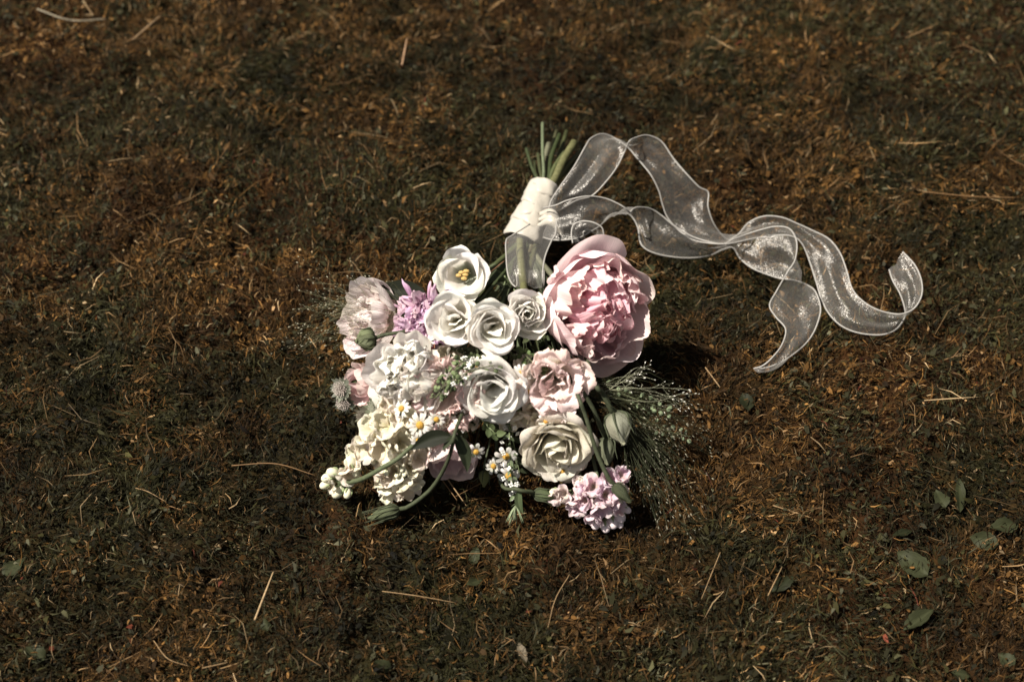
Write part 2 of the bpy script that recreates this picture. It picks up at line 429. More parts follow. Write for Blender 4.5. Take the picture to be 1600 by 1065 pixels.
# ---------------------------------------------------------------- petals and blooms
def petal(root, Rm, fr, prof, W, az=0.0, rho=1.1, nu=9, nv=10, bw=0.35, vm=0.65, tipr=0.18, tipp=2.6, roll=0.0, ruf=0.0, rufn=3.0,
          fringe=0.0, fringen=9, spiral=0.0, lump=0.03, tilt=0.0, cb=(0.7, 0.7, 0.6), cm=(0.8, 0.8, 0.77), ct=(0.82, 0.82, 0.8), off=(0, 0, 0),
          r=None, name='petal', mat=None, pointed=0.0, cjit=0.03, curl=0.0, kink=0.0):
    r = r or rng
    u = np.linspace(-1, 1, nu); v = np.linspace(0, 1, nv)
    U, Vv = np.meshgrid(u, v)
    Lk = 1 - tipr * np.abs(U) ** tipp
    ph = r.random(12) * 6.28
    if fringe:
        fu = np.interp(u, np.linspace(-1, 1, fringen * 2 + 1), r.random(fringen * 2 + 1) * (np.arange(fringen * 2 + 1) % 2 * 0.7 + 0.3))
        Lk = Lk - fringe * fu[None, :]
    ve = Vv * Lk
    P = catmull(np.asarray(prof, float), 40)
    dist = np.concatenate([[0], np.cumsum(np.linalg.norm(np.diff(P, axis=0), axis=1))]); dist /= dist[-1]
    rr = np.interp(ve, dist, P[:, 0]); zz = np.interp(ve, dist, P[:, 1])
    tr = np.gradient(P[:, 0]); tz = np.gradient(P[:, 1]); ln = np.hypot(tr, tz)
    nr_ = np.interp(ve, dist, tz / ln); nz_ = np.interp(ve, dist, -tr / ln)
    f = bw + (1 - bw) * np.sin(np.pi / 2 * np.clip(ve / vm, 0, 1))
    f = f * (1 - pointed * np.clip((ve - vm) / (1 - vm), 0, 1) ** 1.3)
    s = U * W * f
    rh = np.maximum(np.abs(rr) * rho, 0.10 + 0 * rr)
    a = np.clip(s / rh, -2.2, 2.2)
    X = rr - rh * (1 - np.cos(a)); Y = rh * np.sin(a); Z = zz
    NX = nr_ * np.cos(a); NY = nr_ * np.sin(a); NZ = nz_
    e = np.clip(np.maximum(np.abs(U) ** 2.5, np.clip((Vv - 0.55) / 0.45, 0, 1) ** 1.6), 0, 1)
    eu = np.abs(U) ** 2
    D = roll * e + curl * eu * Vv
    D = D + ruf * e * (np.sin(rufn * 3.1 * U + ph[0]) * 0.6 + np.sin(rufn * 5.3 * U + 4 * Vv + ph[1]) * 0.4)
    D = D + lump * (np.sin(3.1 * U + 2.7 * Vv * 2 + ph[2]) + np.sin(5.2 * U - 4.1 * Vv + ph[3]) * 0.6 + 0.5 * np.sin(8 * U + 7 * Vv + ph[4])) * np.clip(Vv * 1.5, 0, 1)
    D = D + kink * Vv * np.sin(2.2 * U + ph[5])
    X = X + NX * D + spiral * U * Vv; Y = Y + NY * D; Z = Z + NZ * D
    # tilt outward about the base, then spin to its azimuth
    ct_, st_ = math.cos(tilt), math.sin(tilt)
    X, Z = X * ct_ + Z * st_, -X * st_ + Z * ct_
    ca, sa = math.cos(az), math.sin(az)
    X, Y = X * ca - Y * sa, X * sa + Y * ca
    V3 = (np.stack([X, Y, Z], -1).reshape(-1, 3) + np.asarray(off)) * Rm
    V3 = V3 @ fr.T
    t1 = np.clip(ve.ravel() / 0.5, 0, 1)[:, None]; t2 = np.clip((ve.ravel() - 0.5) / 0.5, 0, 1)[:, None]
    jit = 1 + r.uniform(-cjit, cjit, 3)[None, :] * np.array([0.4, 1, 1])
    C = (np.asarray(cb) * (1 - t1) + np.asarray(cm) * t1) * (1 - t2) + np.asarray(ct) * t2
    # a faintly bruised, uneven rim
    rim = np.clip((np.maximum(np.abs(U), Vv) - 0.86) / 0.14, 0, 1).ravel()[:, None] * r.uniform(0, .10)
    C = np.clip(C * jit * (1 - rim * np.array([0.5, 1.0, 1.7])), 0, 0.9)
    I = np.arange(nu * nv).reshape(nv, nu)
    F = np.stack([I[:-1, :-1], I[:-1, 1:], I[1:, 1:], I[1:, :-1]], -1).reshape(-1, 4)
    G = np.stack([U.ravel() * W + ph[6], Vv.ravel() + ph[7]], 1)
    return mesh_obj(name, V3, F, mat or M_petal, parent=root, cols=C, uv=G)

def bloom_root(name, label, cat, px, py, z, rpx, tx, ty, h, group, roll=0.0):
    c = at(px, py, z)
    Rm = pxs(rpx, c)
    fr = frame_of(tx, ty, roll)
    base = c - fr[:, 2] * h * Rm
    o = thing(name, label, cat, base, group)
    return o, Rm, fr

BIND = at(822, 380, 0.050)
GREEN = (0.034, 0.042, 0.02)
def stem_to_bind(root, rad=0.0022, c=GREEN, sag=0.01, start=None, on=None):
    b = np.array(root.location) if start is None else np.asarray(start)
    j = BIND + np.array([random.uniform(-.012, .012), random.uniform(-.005, .005), random.uniform(-.008, .008)])
    mid = (b + j) / 2 + np.array([0, 0, -sag])
    m = MB()
    P = [b, mid * 0.5 + b * 0.5 + np.array([0, 0, -sag * .4]), mid, j]
    if on is not None: off = (np.asarray(on) - WTOP) * .30 * np.array([1, .2, .6]); on = np.asarray(on) + RGT * random.uniform(0, .006); P += [WTOP * .5 + BIND * .5 + (j - BIND) * .6, WTOP + off, (WTOP + off + on) / 2 + RGT * random.uniform(-.004, .003) + np.array([0, 0, .002]), on]
    m.tube(P, [rad * .9, rad, rad], c=c, ns=7, n=26)
    m.build('stem', M_stem, root)

WTOP = at(849, 292, 0.064)
ENDS = [at(847, 192, .075), at(822, 232, .045), at(868, 210, .06), at(893, 222, .07), at(906, 236, .055), at(884, 205, .04), at(857, 225, .05), at(838, 240, .06), at(830, 252, .05), at(864, 204, .045), at(876, 238, .065), at(899, 248, .05), at(850, 246, .06), at(888, 232, .045)]
ENDC = [(0.10, 0.12, 0.07), (0.035, 0.045, 0.02), (0.03, 0.04, 0.015), (0.10, 0.10, 0.045), (0.06, 0.06, 0.03), (0.04, 0.045, 0.018), (0.12, 0.12, 0.08), (0.04, 0.045, 0.02), (.03, .035, .015), (.05, .05, .025), (.06, .07, .03), (.025, .03, .012), (.07, .06, .035), (.05, .06, .025)]
ENDR = [0.0020, 0.0020, 0.0028, 0.0048, 0.0030, 0.0026, 0.0034, 0.0022, 0.0018, 0.0022, 0.0026, 0.0020, 0.0024, 0.0030]
ei = [0]
def next_stem(root, **k):
    if ei[0] < len(ENDS):
        i = ei[0]; ei[0] += 1
        stem_to_bind(root, rad=ENDR[i], c=ENDC[i], on=ENDS[i], **k)
    else:
        stem_to_bind(root, **k)

GB = 'flowers of the bouquet'
WH = dict(cb=(0.74, 0.70, 0.56), cm=(0.85, 0.83, 0.79), ct=(0.86, 0.85, 0.82), pointed=.12, fringe=.03, fringen=8)
CRM = dict(cb=(0.62, 0.55, 0.40), cm=(0.72, 0.68, 0.58), ct=(0.76, 0.73, 0.65))

def rose(name, label, px, py, z, rpx, tx, ty, layers, colr=WH, stamens=None, roll=0.0, h=0.75, seed=0, cat='rose', group=GB, pist=None):
    r = np.random.default_rng(seed)
    root, Rm, fr = bloom_root(name, label, cat, px, py, z, rpx, tx, ty, h, group, roll)
    for k, ly in enumerate(layers):
        ly = dict(ly); n = ly.pop('n'); a0 = ly.pop('a0', k * 0.9); prof = np.array(ly.pop('prof'), float)
        js = ly.pop('js', 0.06); da = ly.pop('da', 0.12)
        for i in range(n):
            p = prof.copy(); p[1:, 0] *= 1 + r.uniform(-js, js); p[1:, 1] *= 1 + r.uniform(-js, js)
            kw = dict(colr); kw.update(ly)
            kw['roll'] = kw.get('roll', 0) * r.uniform(0.7, 1.25)
            petal(root, Rm, fr, p, az=a0 + i * 2 * math.pi / n + r.uniform(-da, da), r=r, **kw)
    if stamens:
        m = MB(); n, rad, hh, c1, c2 = stamens
        for i in range(n):
            a = i * 2.4; q = rad * math.sqrt((i + .5) / n)
            p0 = np.array([q * .4 * math.cos(a), q * .4 * math.sin(a), 0.1]); p1 = np.array([q * math.cos(a), q * math.sin(a), hh])
            P0 = np.array(root.location) + fr @ (p0 * Rm); P1 = np.array(root.location) + fr @ (p1 * Rm)
            m.tube([P0, P1], 0.0004, c=c1, ns=4); m.ball(P1, Rm * .075, c=c2, axis=fr[:, 0], el=1.6)
        m.build('stamens', M_small, root)
    m = MB(); b = np.array(root.location)
    m.ball(b - fr[:, 2] * Rm * .16, Rm * 0.15, c=(0.10, 0.13, 0.06), axis=fr[:, 2], el=1.2, ns=8, nr=5)
    m.build('calyx', M_stem, root)
    next_stem(root)
    return root, Rm, fr

# profiles (radius, height) in units of the bloom radius
P_OUT = [(0.06, 0), (0.45, 0.16), (0.76, 0.56), (0.93, 0.84), (1.08, 0.80)]
P_OUTF = [(0.06, 0), (0.45, 0.20), (0.82, 0.50), (1.02, 0.66), (1.18, 0.55)]
P_MID = [(0.06, 0), (0.42, 0.20), (0.62, 0.66), (0.70, 0.95), (0.84, 0.97)]
P_IN = [(0.05, 0), (0.28, 0.24), (0.40, 0.66), (0.42, 0.98), (0.53, 1.04)]
P_CORE = [(0.03, 0), (0.15, 0.3), (0.22, 0.7), (0.17, 1.0)]

def build_white_roses():
    # wide open bloom showing its throat
    rose('lisianthus', 'white open bloom with yellow stamens in a dark throat, top of the bouquet', 722, 430, 0.130, 45, -0.25, -0.15, [
        dict(n=4, prof=P_OUT, W=0.80, roll=0.05, ruf=0.05, rufn=1.2, tipr=0.26, tipp=1.8, spiral=0.10, nu=15, nv=14),
        dict(n=4, prof=[(0.06, 0), (0.36, 0.20), (0.50, 0.58), (0.60, 0.90), (0.84, 0.94)], W=0.66, roll=0.06, ruf=0.05, rufn=1.2, spiral=0.16, nu=15, nv=14, tipr=.22, cb=(0.12, 0.15, 0.06)),
    ], stamens=(5, 0.19, 0.55, (0.3, 0.33, 0.12), (0.45, 0.31, 0.12)), seed=1, cat='lisianthus')
    rose('lisianthus', 'white bloom with a three-cornered opening, left of the front pair', 707, 499, 0.158, 43, -0.22, 0.02, [
        dict(n=4, prof=P_OUT, W=0.84, roll=0.05, ruf=0.04, rufn=1.2, tipr=0.24, tipp=1.8, spiral=0.10, nu=15, nv=14),
        dict(n=3, prof=P_MID, W=0.80, roll=0.06, ruf=0.03, rufn=1, spiral=0.20, nu=15, nv=14, a0=0.35, rho=1.5),
        dict(n=3, prof=P_IN, W=0.56, roll=0.04, spiral=0.22, nu=13, nv=14, a0=1.4, rho=2.2, cb=(0.42, 0.38, 0.26)),
        dict(n=2, prof=[(0.02, 0), (0.10, 0.3), (0.15, 0.6), (0.20, 0.85)], W=0.26, roll=0.03, spiral=0.1, a0=2.2, rho=3, cb=(0.4, 0.36, 0.22)),
    ], seed=2, cat='lisianthus')
    rose('lisianthus', 'white swirled bloom with a round hollow centre, between two white blooms', 771, 513, 0.158, 44, 0.05, -0.10, [
        dict(n=4, prof=P_OUT, W=0.84, roll=0.05, ruf=0.04, rufn=1.2, tipr=0.24, tipp=1.8, spiral=0.12, nu=15, nv=14),
        dict(n=4, prof=P_MID, W=0.78, roll=0.05, ruf=0.02, spiral=0.24, nu=15, nv=14, a0=0.2),
        dict(n=3, prof=[(0.05, 0), (0.32, 0.22), (0.44, 0.66), (0.46, 0.98), (0.58, 1.04)], W=0.66, roll=0.04, spiral=0.26, nu=13, nv=14, a0=1.0, cb=(0.46, 0.42, 0.30)),
        dict(n=2, prof=[(0.02, 0), (0.10, 0.3), (0.16, 0.55), (0.22, 0.80)], W=0.28, roll=0.05, spiral=0.1, a0=2.2, rho=2, cb=(0.4, 0.37, 0.24)),
    ], seed=3, cat='lisianthus')
    rose('rose', 'tight white rosebud with a spiral heart, touching the big pink peony', 824, 491, 0.148, 41, 0.05, -0.10, [
        dict(n=4, prof=[(0.06, 0), (0.50, 0.15), (0.78, 0.50), (0.90, 0.86), (0.98, 0.90)], W=0.76, roll=0.06, ruf=0.03, spiral=0.14, nu=15, nv=14, tipr=.22, tipp=1.8),
        dict(n=4, prof=[(0.06, 0), (0.42, 0.20), (0.66, 0.62), (0.70, 0.95)], W=0.70, roll=0.06, spiral=0.24, nu=13, nv=12, a0=0.2, tipr=.22),
        dict(n=4, prof=[(0.05, 0), (0.32, 0.24), (0.50, 0.66), (0.50, 1.0)], W=0.54, roll=0.04, ruf=0.02, spiral=0.22, nu=13, nv=12, a0=1.0),
        dict(n=5, prof=[(0.03, 0), (0.22, 0.3), (0.34, 0.7), (0.31, 1.03)], W=0.34, roll=0.03, ruf=0.03, spiral=0.18, a0=1.7),
        dict(n=5, prof=P_CORE, W=0.22, roll=0.0, ruf=0.04, spiral=0.12, a0=1.0, js=.1),
    ], seed=4, h=0.8)
    rose('lisianthus', 'greyish white bloom with a deep oval throat in the middle of the bouquet', 769, 612, 0.130, 49, -0.05, -0.30, [
        dict(n=4, prof=P_OUTF, W=0.88, roll=0.04, ruf=0.10, rufn=1.3, tipr=0.26, tipp=1.8, spiral=0.10, nu=17, nv=14, lump=0.05),
        dict(n=4, prof=P_MID, W=0.80, roll=0.06, ruf=0.07, rufn=1.3, spiral=0.20, nu=17, nv=14, a0=0.5, lump=0.04, tipr=.22),
        dict(n=3, prof=P_IN, W=0.62, roll=0.05, ruf=0.04, spiral=0.22, nu=13, nv=14, a0=0.1, cb=(0.34, 0.30, 0.18)),
        dict(n=2, prof=[(0.02, 0), (0.10, 0.2), (0.16, 0.4), (0.24, 0.62)], W=0.28, roll=0.05, spiral=0.1, a0=2.2, rho=2, cb=(0.32, 0.28, 0.16)),
    ], seed=5, cat='lisianthus', colr=dict(cb=(0.66, 0.66, 0.50), cm=(0.77, 0.76, 0.735), ct=(0.78, 0.775, 0.76), pointed=.15))
    rose('rose', 'creamy white open rose in the shade below the frilled blush bloom', 872, 704, 0.078, 56, 0.10, -0.62, [
        dict(n=5, prof=P_OUTF, W=0.84, roll=0.04, ruf=0.07, rufn=1.3, tipr=0.30, tipp=1.6, spiral=0.08, nu=17, nv=14, lump=.04),
        dict(n=5, prof=[(0.06, 0), (0.45, 0.20), (0.74, 0.62), (0.86, 0.90), (0.98, 0.88)], W=0.72, roll=0.04, ruf=0.04, spiral=0.16, nu=15, nv=14, a0=0.5, tipr=.28, tipp=1.6),
        dict(n=4, prof=P_MID, W=0.66, roll=0.03, spiral=0.22, nu=15, nv=14, a0=0.2, tipr=.3, tipp=1.5),
        dict(n=4, prof=P_IN, W=0.50, roll=0.03, spiral=0.22, nu=13, nv=14, a0=1.0, tipr=.34, tipp=1.5),
        dict(n=5, prof=[(0.03, 0), (0.18, 0.3), (0.28, 0.7), (0.20, 1.05)], W=0.30, roll=0.0, ruf=0.03, spiral=0.16, a0=1.7, tipr=.3),
    ], colr=CRM, seed=6)
build_white_roses()

def peony(name, label, px, py, z, rpx, tx, ty, rings, roll=0.0, seed=0, h=0.8, group=GB):
    r = np.random.default_rng(seed)
    root, Rm, fr = bloom_root(name, label, 'peony', px, py, z, rpx, tx, ty, h, group, roll)
    for k, ly in enumerate(rings):
        ly = dict(ly); n = ly.pop('n'); prof = np.array(ly.pop('prof'), float); a0 = ly.pop('a0', r.random() * 6.28)
        js = ly.pop('js', 0.08); da = ly.pop('da', 0.25); tj = ly.pop('tj', 0.10); oj = ly.pop('oj', 0.02)
        for i in range(n):
            p = prof.copy(); p[1:, 0] *= 1 + r.uniform(-js, js); p[1:, 1] *= 1 + r.uniform(-js, js)
            kw = dict(ly); kw['W'] = kw['W'] * r.uniform(0.8, 1.2)
            petal(root, Rm, fr, p, az=a0 + i * 2 * math.pi / n + r.uniform(-da, da), tilt=r.uniform(-tj, tj), off=r.uniform(-oj, oj, 3), r=r, **kw)
    m = MB(); m.ball(np.array(root.location), Rm * 0.16, c=(0.12, 0.15, 0.06), axis=fr[:, 2], el=1.0, ns=8, nr=5); m.build('calyx', M_stem, root)
    next_stem(root)
    return root, Rm, fr

def build_peonies():
    PG = dict(cb=(0.62, 0.36, 0.38), cm=(0.74, 0.53, 0.53), ct=(0.78, 0.66, 0.645))
    PI = dict(cb=(0.60, 0.20, 0.29), cm=(0.70, 0.38, 0.44), ct=(0.77, 0.59, 0.60))
    PC = dict(cb=(0.55, 0.10, 0.20), cm=(0.66, 0.27, 0.36), ct=(0.76, 0.52, 0.55))
    PG = dict(cb=(0.82, 0.50, 0.55), cm=(0.88, 0.67, 0.69), ct=(0.89, 0.77, 0.775))
    PI = dict(cb=(0.78, 0.26, 0.38), cm=(0.86, 0.49, 0.57), ct=(0.88, 0.67, 0.70))
    PC = dict(cb=(0.70, 0.08, 0.26), cm=(0.84, 0.38, 0.50), ct=(0.87, 0.62, 0.67))
    peony('peony', 'big pink peony with ruffled heart at the right of the bouquet', 935, 484, 0.128, 89, 0.42, -0.20, [
        dict(n=1, prof=[(0.05, 0), (0.60, 0.02), (1.02, 0.36), (1.32, 0.72)], W=0.88, roll=0.02, ruf=0.03, rufn=1.2, tipr=0.22, rho=1.1, nu=23, nv=16, lump=0.03, a0=1.62, da=.01, tj=.01, **PG),
        dict(n=1, prof=[(0.05, 0), (0.60, 0.02), (1.00, 0.36), (1.22, 0.60)], W=0.62, roll=0.02, ruf=0.05, rufn=1.2, tipr=0.22, rho=1.0, nu=21, nv=16, lump=0.04, a0=-1.15, da=.01, tj=.01, **PG),
        dict(n=1, prof=[(0.05, 0), (0.60, 0.05), (1.00, 0.50), (1.16, 1.0)], W=0.20, roll=0.02, ruf=0.03, tipr=0.22, rho=.5, nu=11, nv=14, lump=0.03, a0=2.45, da=.01, tj=.01, **PG),
        dict(n=4, prof=[(0.05, 0), (0.60, 0.02), (0.94, 0.36), (1.00, 0.84)], W=0.66, roll=0.02, ruf=0.03, rufn=1.2, tipr=0.22, rho=1.0, nu=21, nv=16, lump=0.03, a0=.7, **PG),
        dict(n=5, prof=[(0.05, 0), (0.55, 0.05), (0.93, 0.48), (0.88, 1.04)], W=0.62, roll=-0.03, ruf=0.04, rufn=1.3, tipr=0.20, rho=0.95, nu=31, nv=18, lump=0.05, fringe=.07, fringen=12, tj=.14, da=.4, **PG),
        dict(n=6, prof=[(0.05, 0), (0.48, 0.12), (0.78, 0.56), (0.66, 1.04)], W=0.48, roll=-0.03, ruf=0.10, rufn=1.6, fringe=0.15, fringen=14, tipr=0.20, rho=1.0, nu=35, nv=18, lump=0.075, tj=.2, da=.5, oj=.05, **PG),
        dict(n=8, prof=[(0.05, 0), (0.42, 0.18), (0.64, 0.62), (0.44, 1.08)], W=0.44, roll=-0.03, ruf=0.08, rufn=1.7, fringe=0.12, fringen=14, tipr=0.20, rho=1.2, nu=33, nv=18, lump=0.085, tj=.22, da=.5, oj=.06, **PI),
        dict(n=5, prof=[(0.05, 0), (0.32, 0.22), (0.48, 0.66), (0.20, 1.05)], W=0.42, roll=-0.02, ruf=0.08, rufn=1.8, fringe=0.14, fringen=14, tipr=0.18, rho=1.5, nu=31, nv=16, lump=0.07, tj=0.18, **PI),
        dict(n=5, prof=[(0.03, 0), (0.20, 0.28), (0.34, 0.74), (0.02, 1.10)], W=0.42, roll=-0.0, ruf=0.08, rufn=2, fringe=0.16, fringen=12, tipr=0.16, rho=2.2, nu=29, nv=16, lump=0.08, tj=0.24, **PC),
        dict(n=4, prof=[(0.02, 0), (0.10, 0.3), (0.20, 0.74), (-0.06, 1.12)], W=0.38, roll=-0.0, ruf=0.09, rufn=2.2, fringe=0.2, fringen=12, tipr=0.16, rho=3.0, nu=29, nv=16, lump=0.08, tj=0.3, oj=.06, **PC),
    ], seed=11, h=0.62)
    WG = dict(cb=(0.82, 0.77, 0.64), cm=(0.87, 0.85, 0.80), ct=(0.88, 0.865, 0.84))
    peony('peony', 'white peony with crumpled feathery petals, left of the blush frilled bloom', 637, 588, 0.130, 64, -0.15, -0.15, [
        dict(n=5, prof=[(0.05, 0), (0.55, 0.10), (0.92, 0.40), (1.08, 0.62)], W=0.56, roll=0.02, ruf=0.07, rufn=1.5, fringe=0.05, tipr=0.20, rho=1.2, nu=23, nv=14, lump=0.05, **WG),
        dict(n=6, prof=[(0.05, 0), (0.48, 0.16), (0.80, 0.52), (0.84, 0.92)], W=0.48, roll=-0.03, ruf=0.09, rufn=1.6, fringe=0.10, fringen=12, tipr=0.18, rho=1.2, nu=27, nv=14, lump=0.07, tj=.2, **WG),
        dict(n=7, prof=[(0.05, 0), (0.40, 0.20), (0.64, 0.62), (0.50, 1.02)], W=0.40, roll=-0.03, ruf=0.09, rufn=1.7, fringe=0.14, fringen=12, tipr=0.16, rho=1.4, nu=27, nv=14, lump=0.09, tj=.25, **WG),
        dict(n=7, prof=[(0.05, 0), (0.28, 0.25), (0.46, 0.68), (0.22, 1.04)], W=0.34, roll=-0.02, ruf=0.09, rufn=1.8, fringe=0.16, fringen=12, tipr=0.14, rho=1.8, nu=27, nv=14, lump=0.10, tj=.3, **WG),
        dict(n=6, prof=[(0.03, 0), (0.16, 0.3), (0.30, 0.70), (0.02, 0.98)], W=0.28, roll=-0.0, ruf=0.09, rufn=2, fringe=0.18, fringen=12, tipr=0.12, rho=2.6, nu=27, nv=14, lump=0.10, tj=.4, oj=.06, **WG),
    ], seed=12, h=0.62)
    PB = dict(cb=(0.80, 0.62, 0.60), cm=(0.87, 0.76, 0.745), ct=(0.88, 0.83, 0.82))
    peony('peony', 'pale blush peony behind the wispy grass at the left edge of the bouquet', 574, 497, 0.095, 59, -1.25, 0.25, [
        dict(n=5, prof=[(0.05, 0), (0.55, 0.06), (0.90, 0.40), (0.98, 0.82)], W=0.62, roll=0.06, ruf=0.03, tipr=0.16, rho=1.0, nu=17, nv=14, **PB),
        dict(n=6, prof=[(0.05, 0), (0.48, 0.15), (0.76, 0.50), (0.80, 0.95)], W=0.48, roll=0.0, ruf=0.05, fringe=0.05, tipr=0.16, rho=1.0, nu=19, nv=13, **PB),
        dict(n=7, prof=[(0.05, 0), (0.32, 0.20), (0.50, 0.55), (0.46, 0.95)], W=0.36, roll=-0.03, ruf=0.07, fringe=0.12, tipr=0.12, rho=1.3, nu=19, nv=13, lump=.05, **PB),
        dict(n=6, prof=[(0.03, 0), (0.14, 0.3), (0.22, 0.6), (0.12, 0.9)], W=0.26, ruf=0.08, fringe=0.15, rho=2, nu=19, nv=12, lump=.06, tj=.25, **PB),
    ], seed=13, h=0.55)
    PE = dict(cb=(0.68, 0.46, 0.46), cm=(0.78, 0.60, 0.58), ct=(0.80, 0.66, 0.64))
    peony('peony', 'dusty pink half-hidden bloom between the far left pincushion blooms and the white peony', 566, 598, 0.075, 34, -1.3, -0.25, [
        dict(n=5, prof=[(0.05, 0), (0.50, 0.10), (0.86, 0.45), (1.0, 0.85)], W=0.66, roll=0.04, ruf=0.04, tipr=0.2, rho=1.0, nu=15, nv=13, **PE),
        dict(n=5, prof=[(0.05, 0), (0.40, 0.15), (0.60, 0.55), (0.50, 1.0)], W=0.50, roll=0.0, ruf=0.06, tipr=0.2, rho=1.1, nu=15, nv=12, **PE),
    ], seed=15, h=0.5)
    PD = dict(cb=(0.66, 0.42, 0.44), cm=(0.78, 0.60, 0.61), ct=(0.82, 0.72, 0.72))
    peony('peony', 'pale mauve peony hanging face down behind the dark leaf and curved stem', 704, 708, 0.052, 50, 0.05, -1.3, [
        dict(n=6, prof=[(0.05, 0), (0.50, 0.10), (0.82, 0.50), (0.78, 1.02)], W=0.60, roll=0.03, ruf=0.03, tipr=0.22, rho=1.0, nu=15, nv=13, pointed=.2, **PD),
        dict(n=5, prof=[(0.05, 0), (0.40, 0.15), (0.60, 0.50), (0.50, 0.95)], W=0.48, roll=0.0, ruf=0.05, tipr=0.2, rho=1.0, nu=15, nv=12, **PD),
    ], seed=14, h=0.45)
build_peonies()

def build_frilled():
    BL = dict(cb=(0.84, 0.78, 0.64), cm=(0.87, 0.80, 0.76), ct=(0.87, 0.70, 0.69))
    rose('lisianthus', 'blush frilled bloom with a creamy throat, directly below the pink peony', 868, 598, 0.126, 56, 0.0, -0.25, [
        dict(n=4, prof=[(0.06, 0), (0.45, 0.16), (0.74, 0.60), (0.92, 0.92), (1.10, 0.86)], W=0.74, roll=0.03, ruf=0.13, rufn=1.6, fringe=0.12, fringen=13, tipr=0.16, nu=35, nv=16, lump=0.06, spiral=0.12),
        dict(n=4, prof=[(0.06, 0), (0.38, 0.20), (0.56, 0.66), (0.66, 1.0), (0.88, 1.08)], W=0.64, roll=0.04, ruf=0.14, rufn=1.6, fringe=0.12, fringen=13, tipr=0.14, nu=35, nv=16, lump=0.07, spiral=0.16, a0=.5),
        dict(n=3, prof=[(0.05, 0), (0.25, 0.24), (0.34, 0.64), (0.40, 1.0), (0.52, 1.06)], W=0.48, roll=0.05, ruf=0.12, rufn=1.6, fringe=0.12, nu=27, nv=14, lump=.06, a0=.9, spiral=.15),
        dict(n=2, prof=[(0.03, 0), (0.12, 0.3), (0.18, 0.6), (0.22, 0.9)], W=0.26, ruf=0.1, nu=17, nv=12, lump=.06, a0=.3),
    ], colr=BL, seed=21, cat='lisianthus')
    BL2 = dict(cb=(0.80, 0.66, 0.56), cm=(0.86, 0.76, 0.72), ct=(0.86, 0.63, 0.63))
    rose('lisianthus', 'blush bloom with a curled pink fringe, tucked left under the greyish white bloom', 694, 618, 0.120, 56, -0.15, -0.30, [
        dict(n=6, prof=P_OUTF, W=0.56, roll=0.04, ruf=0.15, rufn=2.2, fringe=0.18, fringen=13, tipr=0.10, nu=33, nv=14, lump=0.05),
        dict(n=6, prof=P_OUT, W=0.52, roll=0.08, ruf=0.16, rufn=2.2, fringe=0.18, fringen=12, tipr=0.08, nu=33, nv=14, lump=0.05, a0=.4),
        dict(n=5, prof=P_IN, W=0.40, roll=0.10, ruf=0.12, rufn=2, fringe=0.16, nu=25, nv=12, lump=.05, a0=.9),
    ], colr=BL2, seed=22, cat='lisianthus')
build_frilled()

# ---------------------------------------------------------------- lilac flower, stocks, daisies and the small blooms
def build_lilac():
    r = np.random.default_rng(31)
    root, Rm, fr = bloom_root('lilac_flower', 'lilac flower of many narrow curled petals beside the white open bloom', 'flower', 660, 484, 0.140, 60, -0.35, 0.10, 0.35, GB)
    N = 190
    for i in range(N):
        az = i * 2.39996; q = ((i + 1) / N) ** .6                        # outer ones longer and more spread
        prof = np.array([(0.04, 0), (0.12 + .30 * q, 0.32 - .14 * q), (0.20 + .50 * q, 0.62 - .34 * q), (0.20 + .78 * q, 0.88 - .60 * q)])
        prof[1:] *= r.uniform(0.5, 0.86)
        petal(root, Rm, fr, prof, W=r.uniform(.06, .11), az=az + r.uniform(-.7, .7), rho=0.5, nu=7, nv=8, bw=.5, vm=.7, tipr=.2, roll=r.uniform(-.12, .20), lump=.03, pointed=.5, ruf=.06, rufn=1, off=(r.uniform(-.45, .2), r.uniform(-.55, .22), r.uniform(0, .16)),
              tilt=r.uniform(-.25, .2), spiral=r.uniform(-.1, .1), cb=(0.46, 0.22, 0.36), cm=(0.60, 0.38, 0.54), ct=(0.72, 0.56, 0.69), r=r, cjit=.08)
    m = MB(); m.ball(np.array(root.location), Rm * .1, c=GREEN, axis=fr[:, 2]); m.build('calyx', M_stem, root)
    next_stem(root)
build_lilac()

def floret(root, p, axis, R, cc, r, npet=5, mat=None):
    """one floret: a small green tube (the part) with ruffled petals as its own pieces"""
    z = nrm(axis); x = nrm(np.cross(z, r.normal(size=3))); y = np.cross(z, x)
    fr = np.stack([x, y, z], 1)
    m = MB(); m.tube([p - z * R * 1.0, p - z * R * .1], [R * .10, R * .16], c=(0.22, 0.27, 0.14), ns=6)
    fl = m.build('floret', M_stem, root)
    off = np.asarray(p) - np.array(root.location)
    for i in range(npet):
        inner = i >= 5
        prof = [(0.03, -.1), (0.35, 0.15), (0.72, 0.42 if not inner else .6), (0.98 if not inner else .6, 0.48 if not inner else .9)]
        q = petal(fl, R, fr, prof, W=r.uniform(.42, .62), az=i * (2 * math.pi / 5 + .13) + r.uniform(-.3, .3), rho=1.3, nu=9, nv=8, bw=.25, vm=.7, tipr=.22, roll=r.uniform(-.1, .14),
                  ruf=0.13, rufn=1.3, lump=.06, r=r, tilt=r.uniform(-.25, .2), cjit=.05, **cc)
        q.location = off
    return fl

def bud_mesh(m, p, axis, R, el, c1, c2, r):
    m.ball(p, R, c=c1, axis=axis, el=el, ns=8, nr=6)
    z = nrm(axis); x = nrm(np.cross(z, [.2, .4, .9])); y = np.cross(z, x)
    for k in range(4):
        a = k * 1.57 + .4
        d = x * math.cos(a) + y * math.sin(a)
        pts = [p - z * R * el, p - z * R * el * .4 + d * R * .98, p + z * R * el * .25 + d * R * 1.02]
        m.tube(pts, [R * .22, R * .3, R * .04], c=c2, ns=5, n=6)

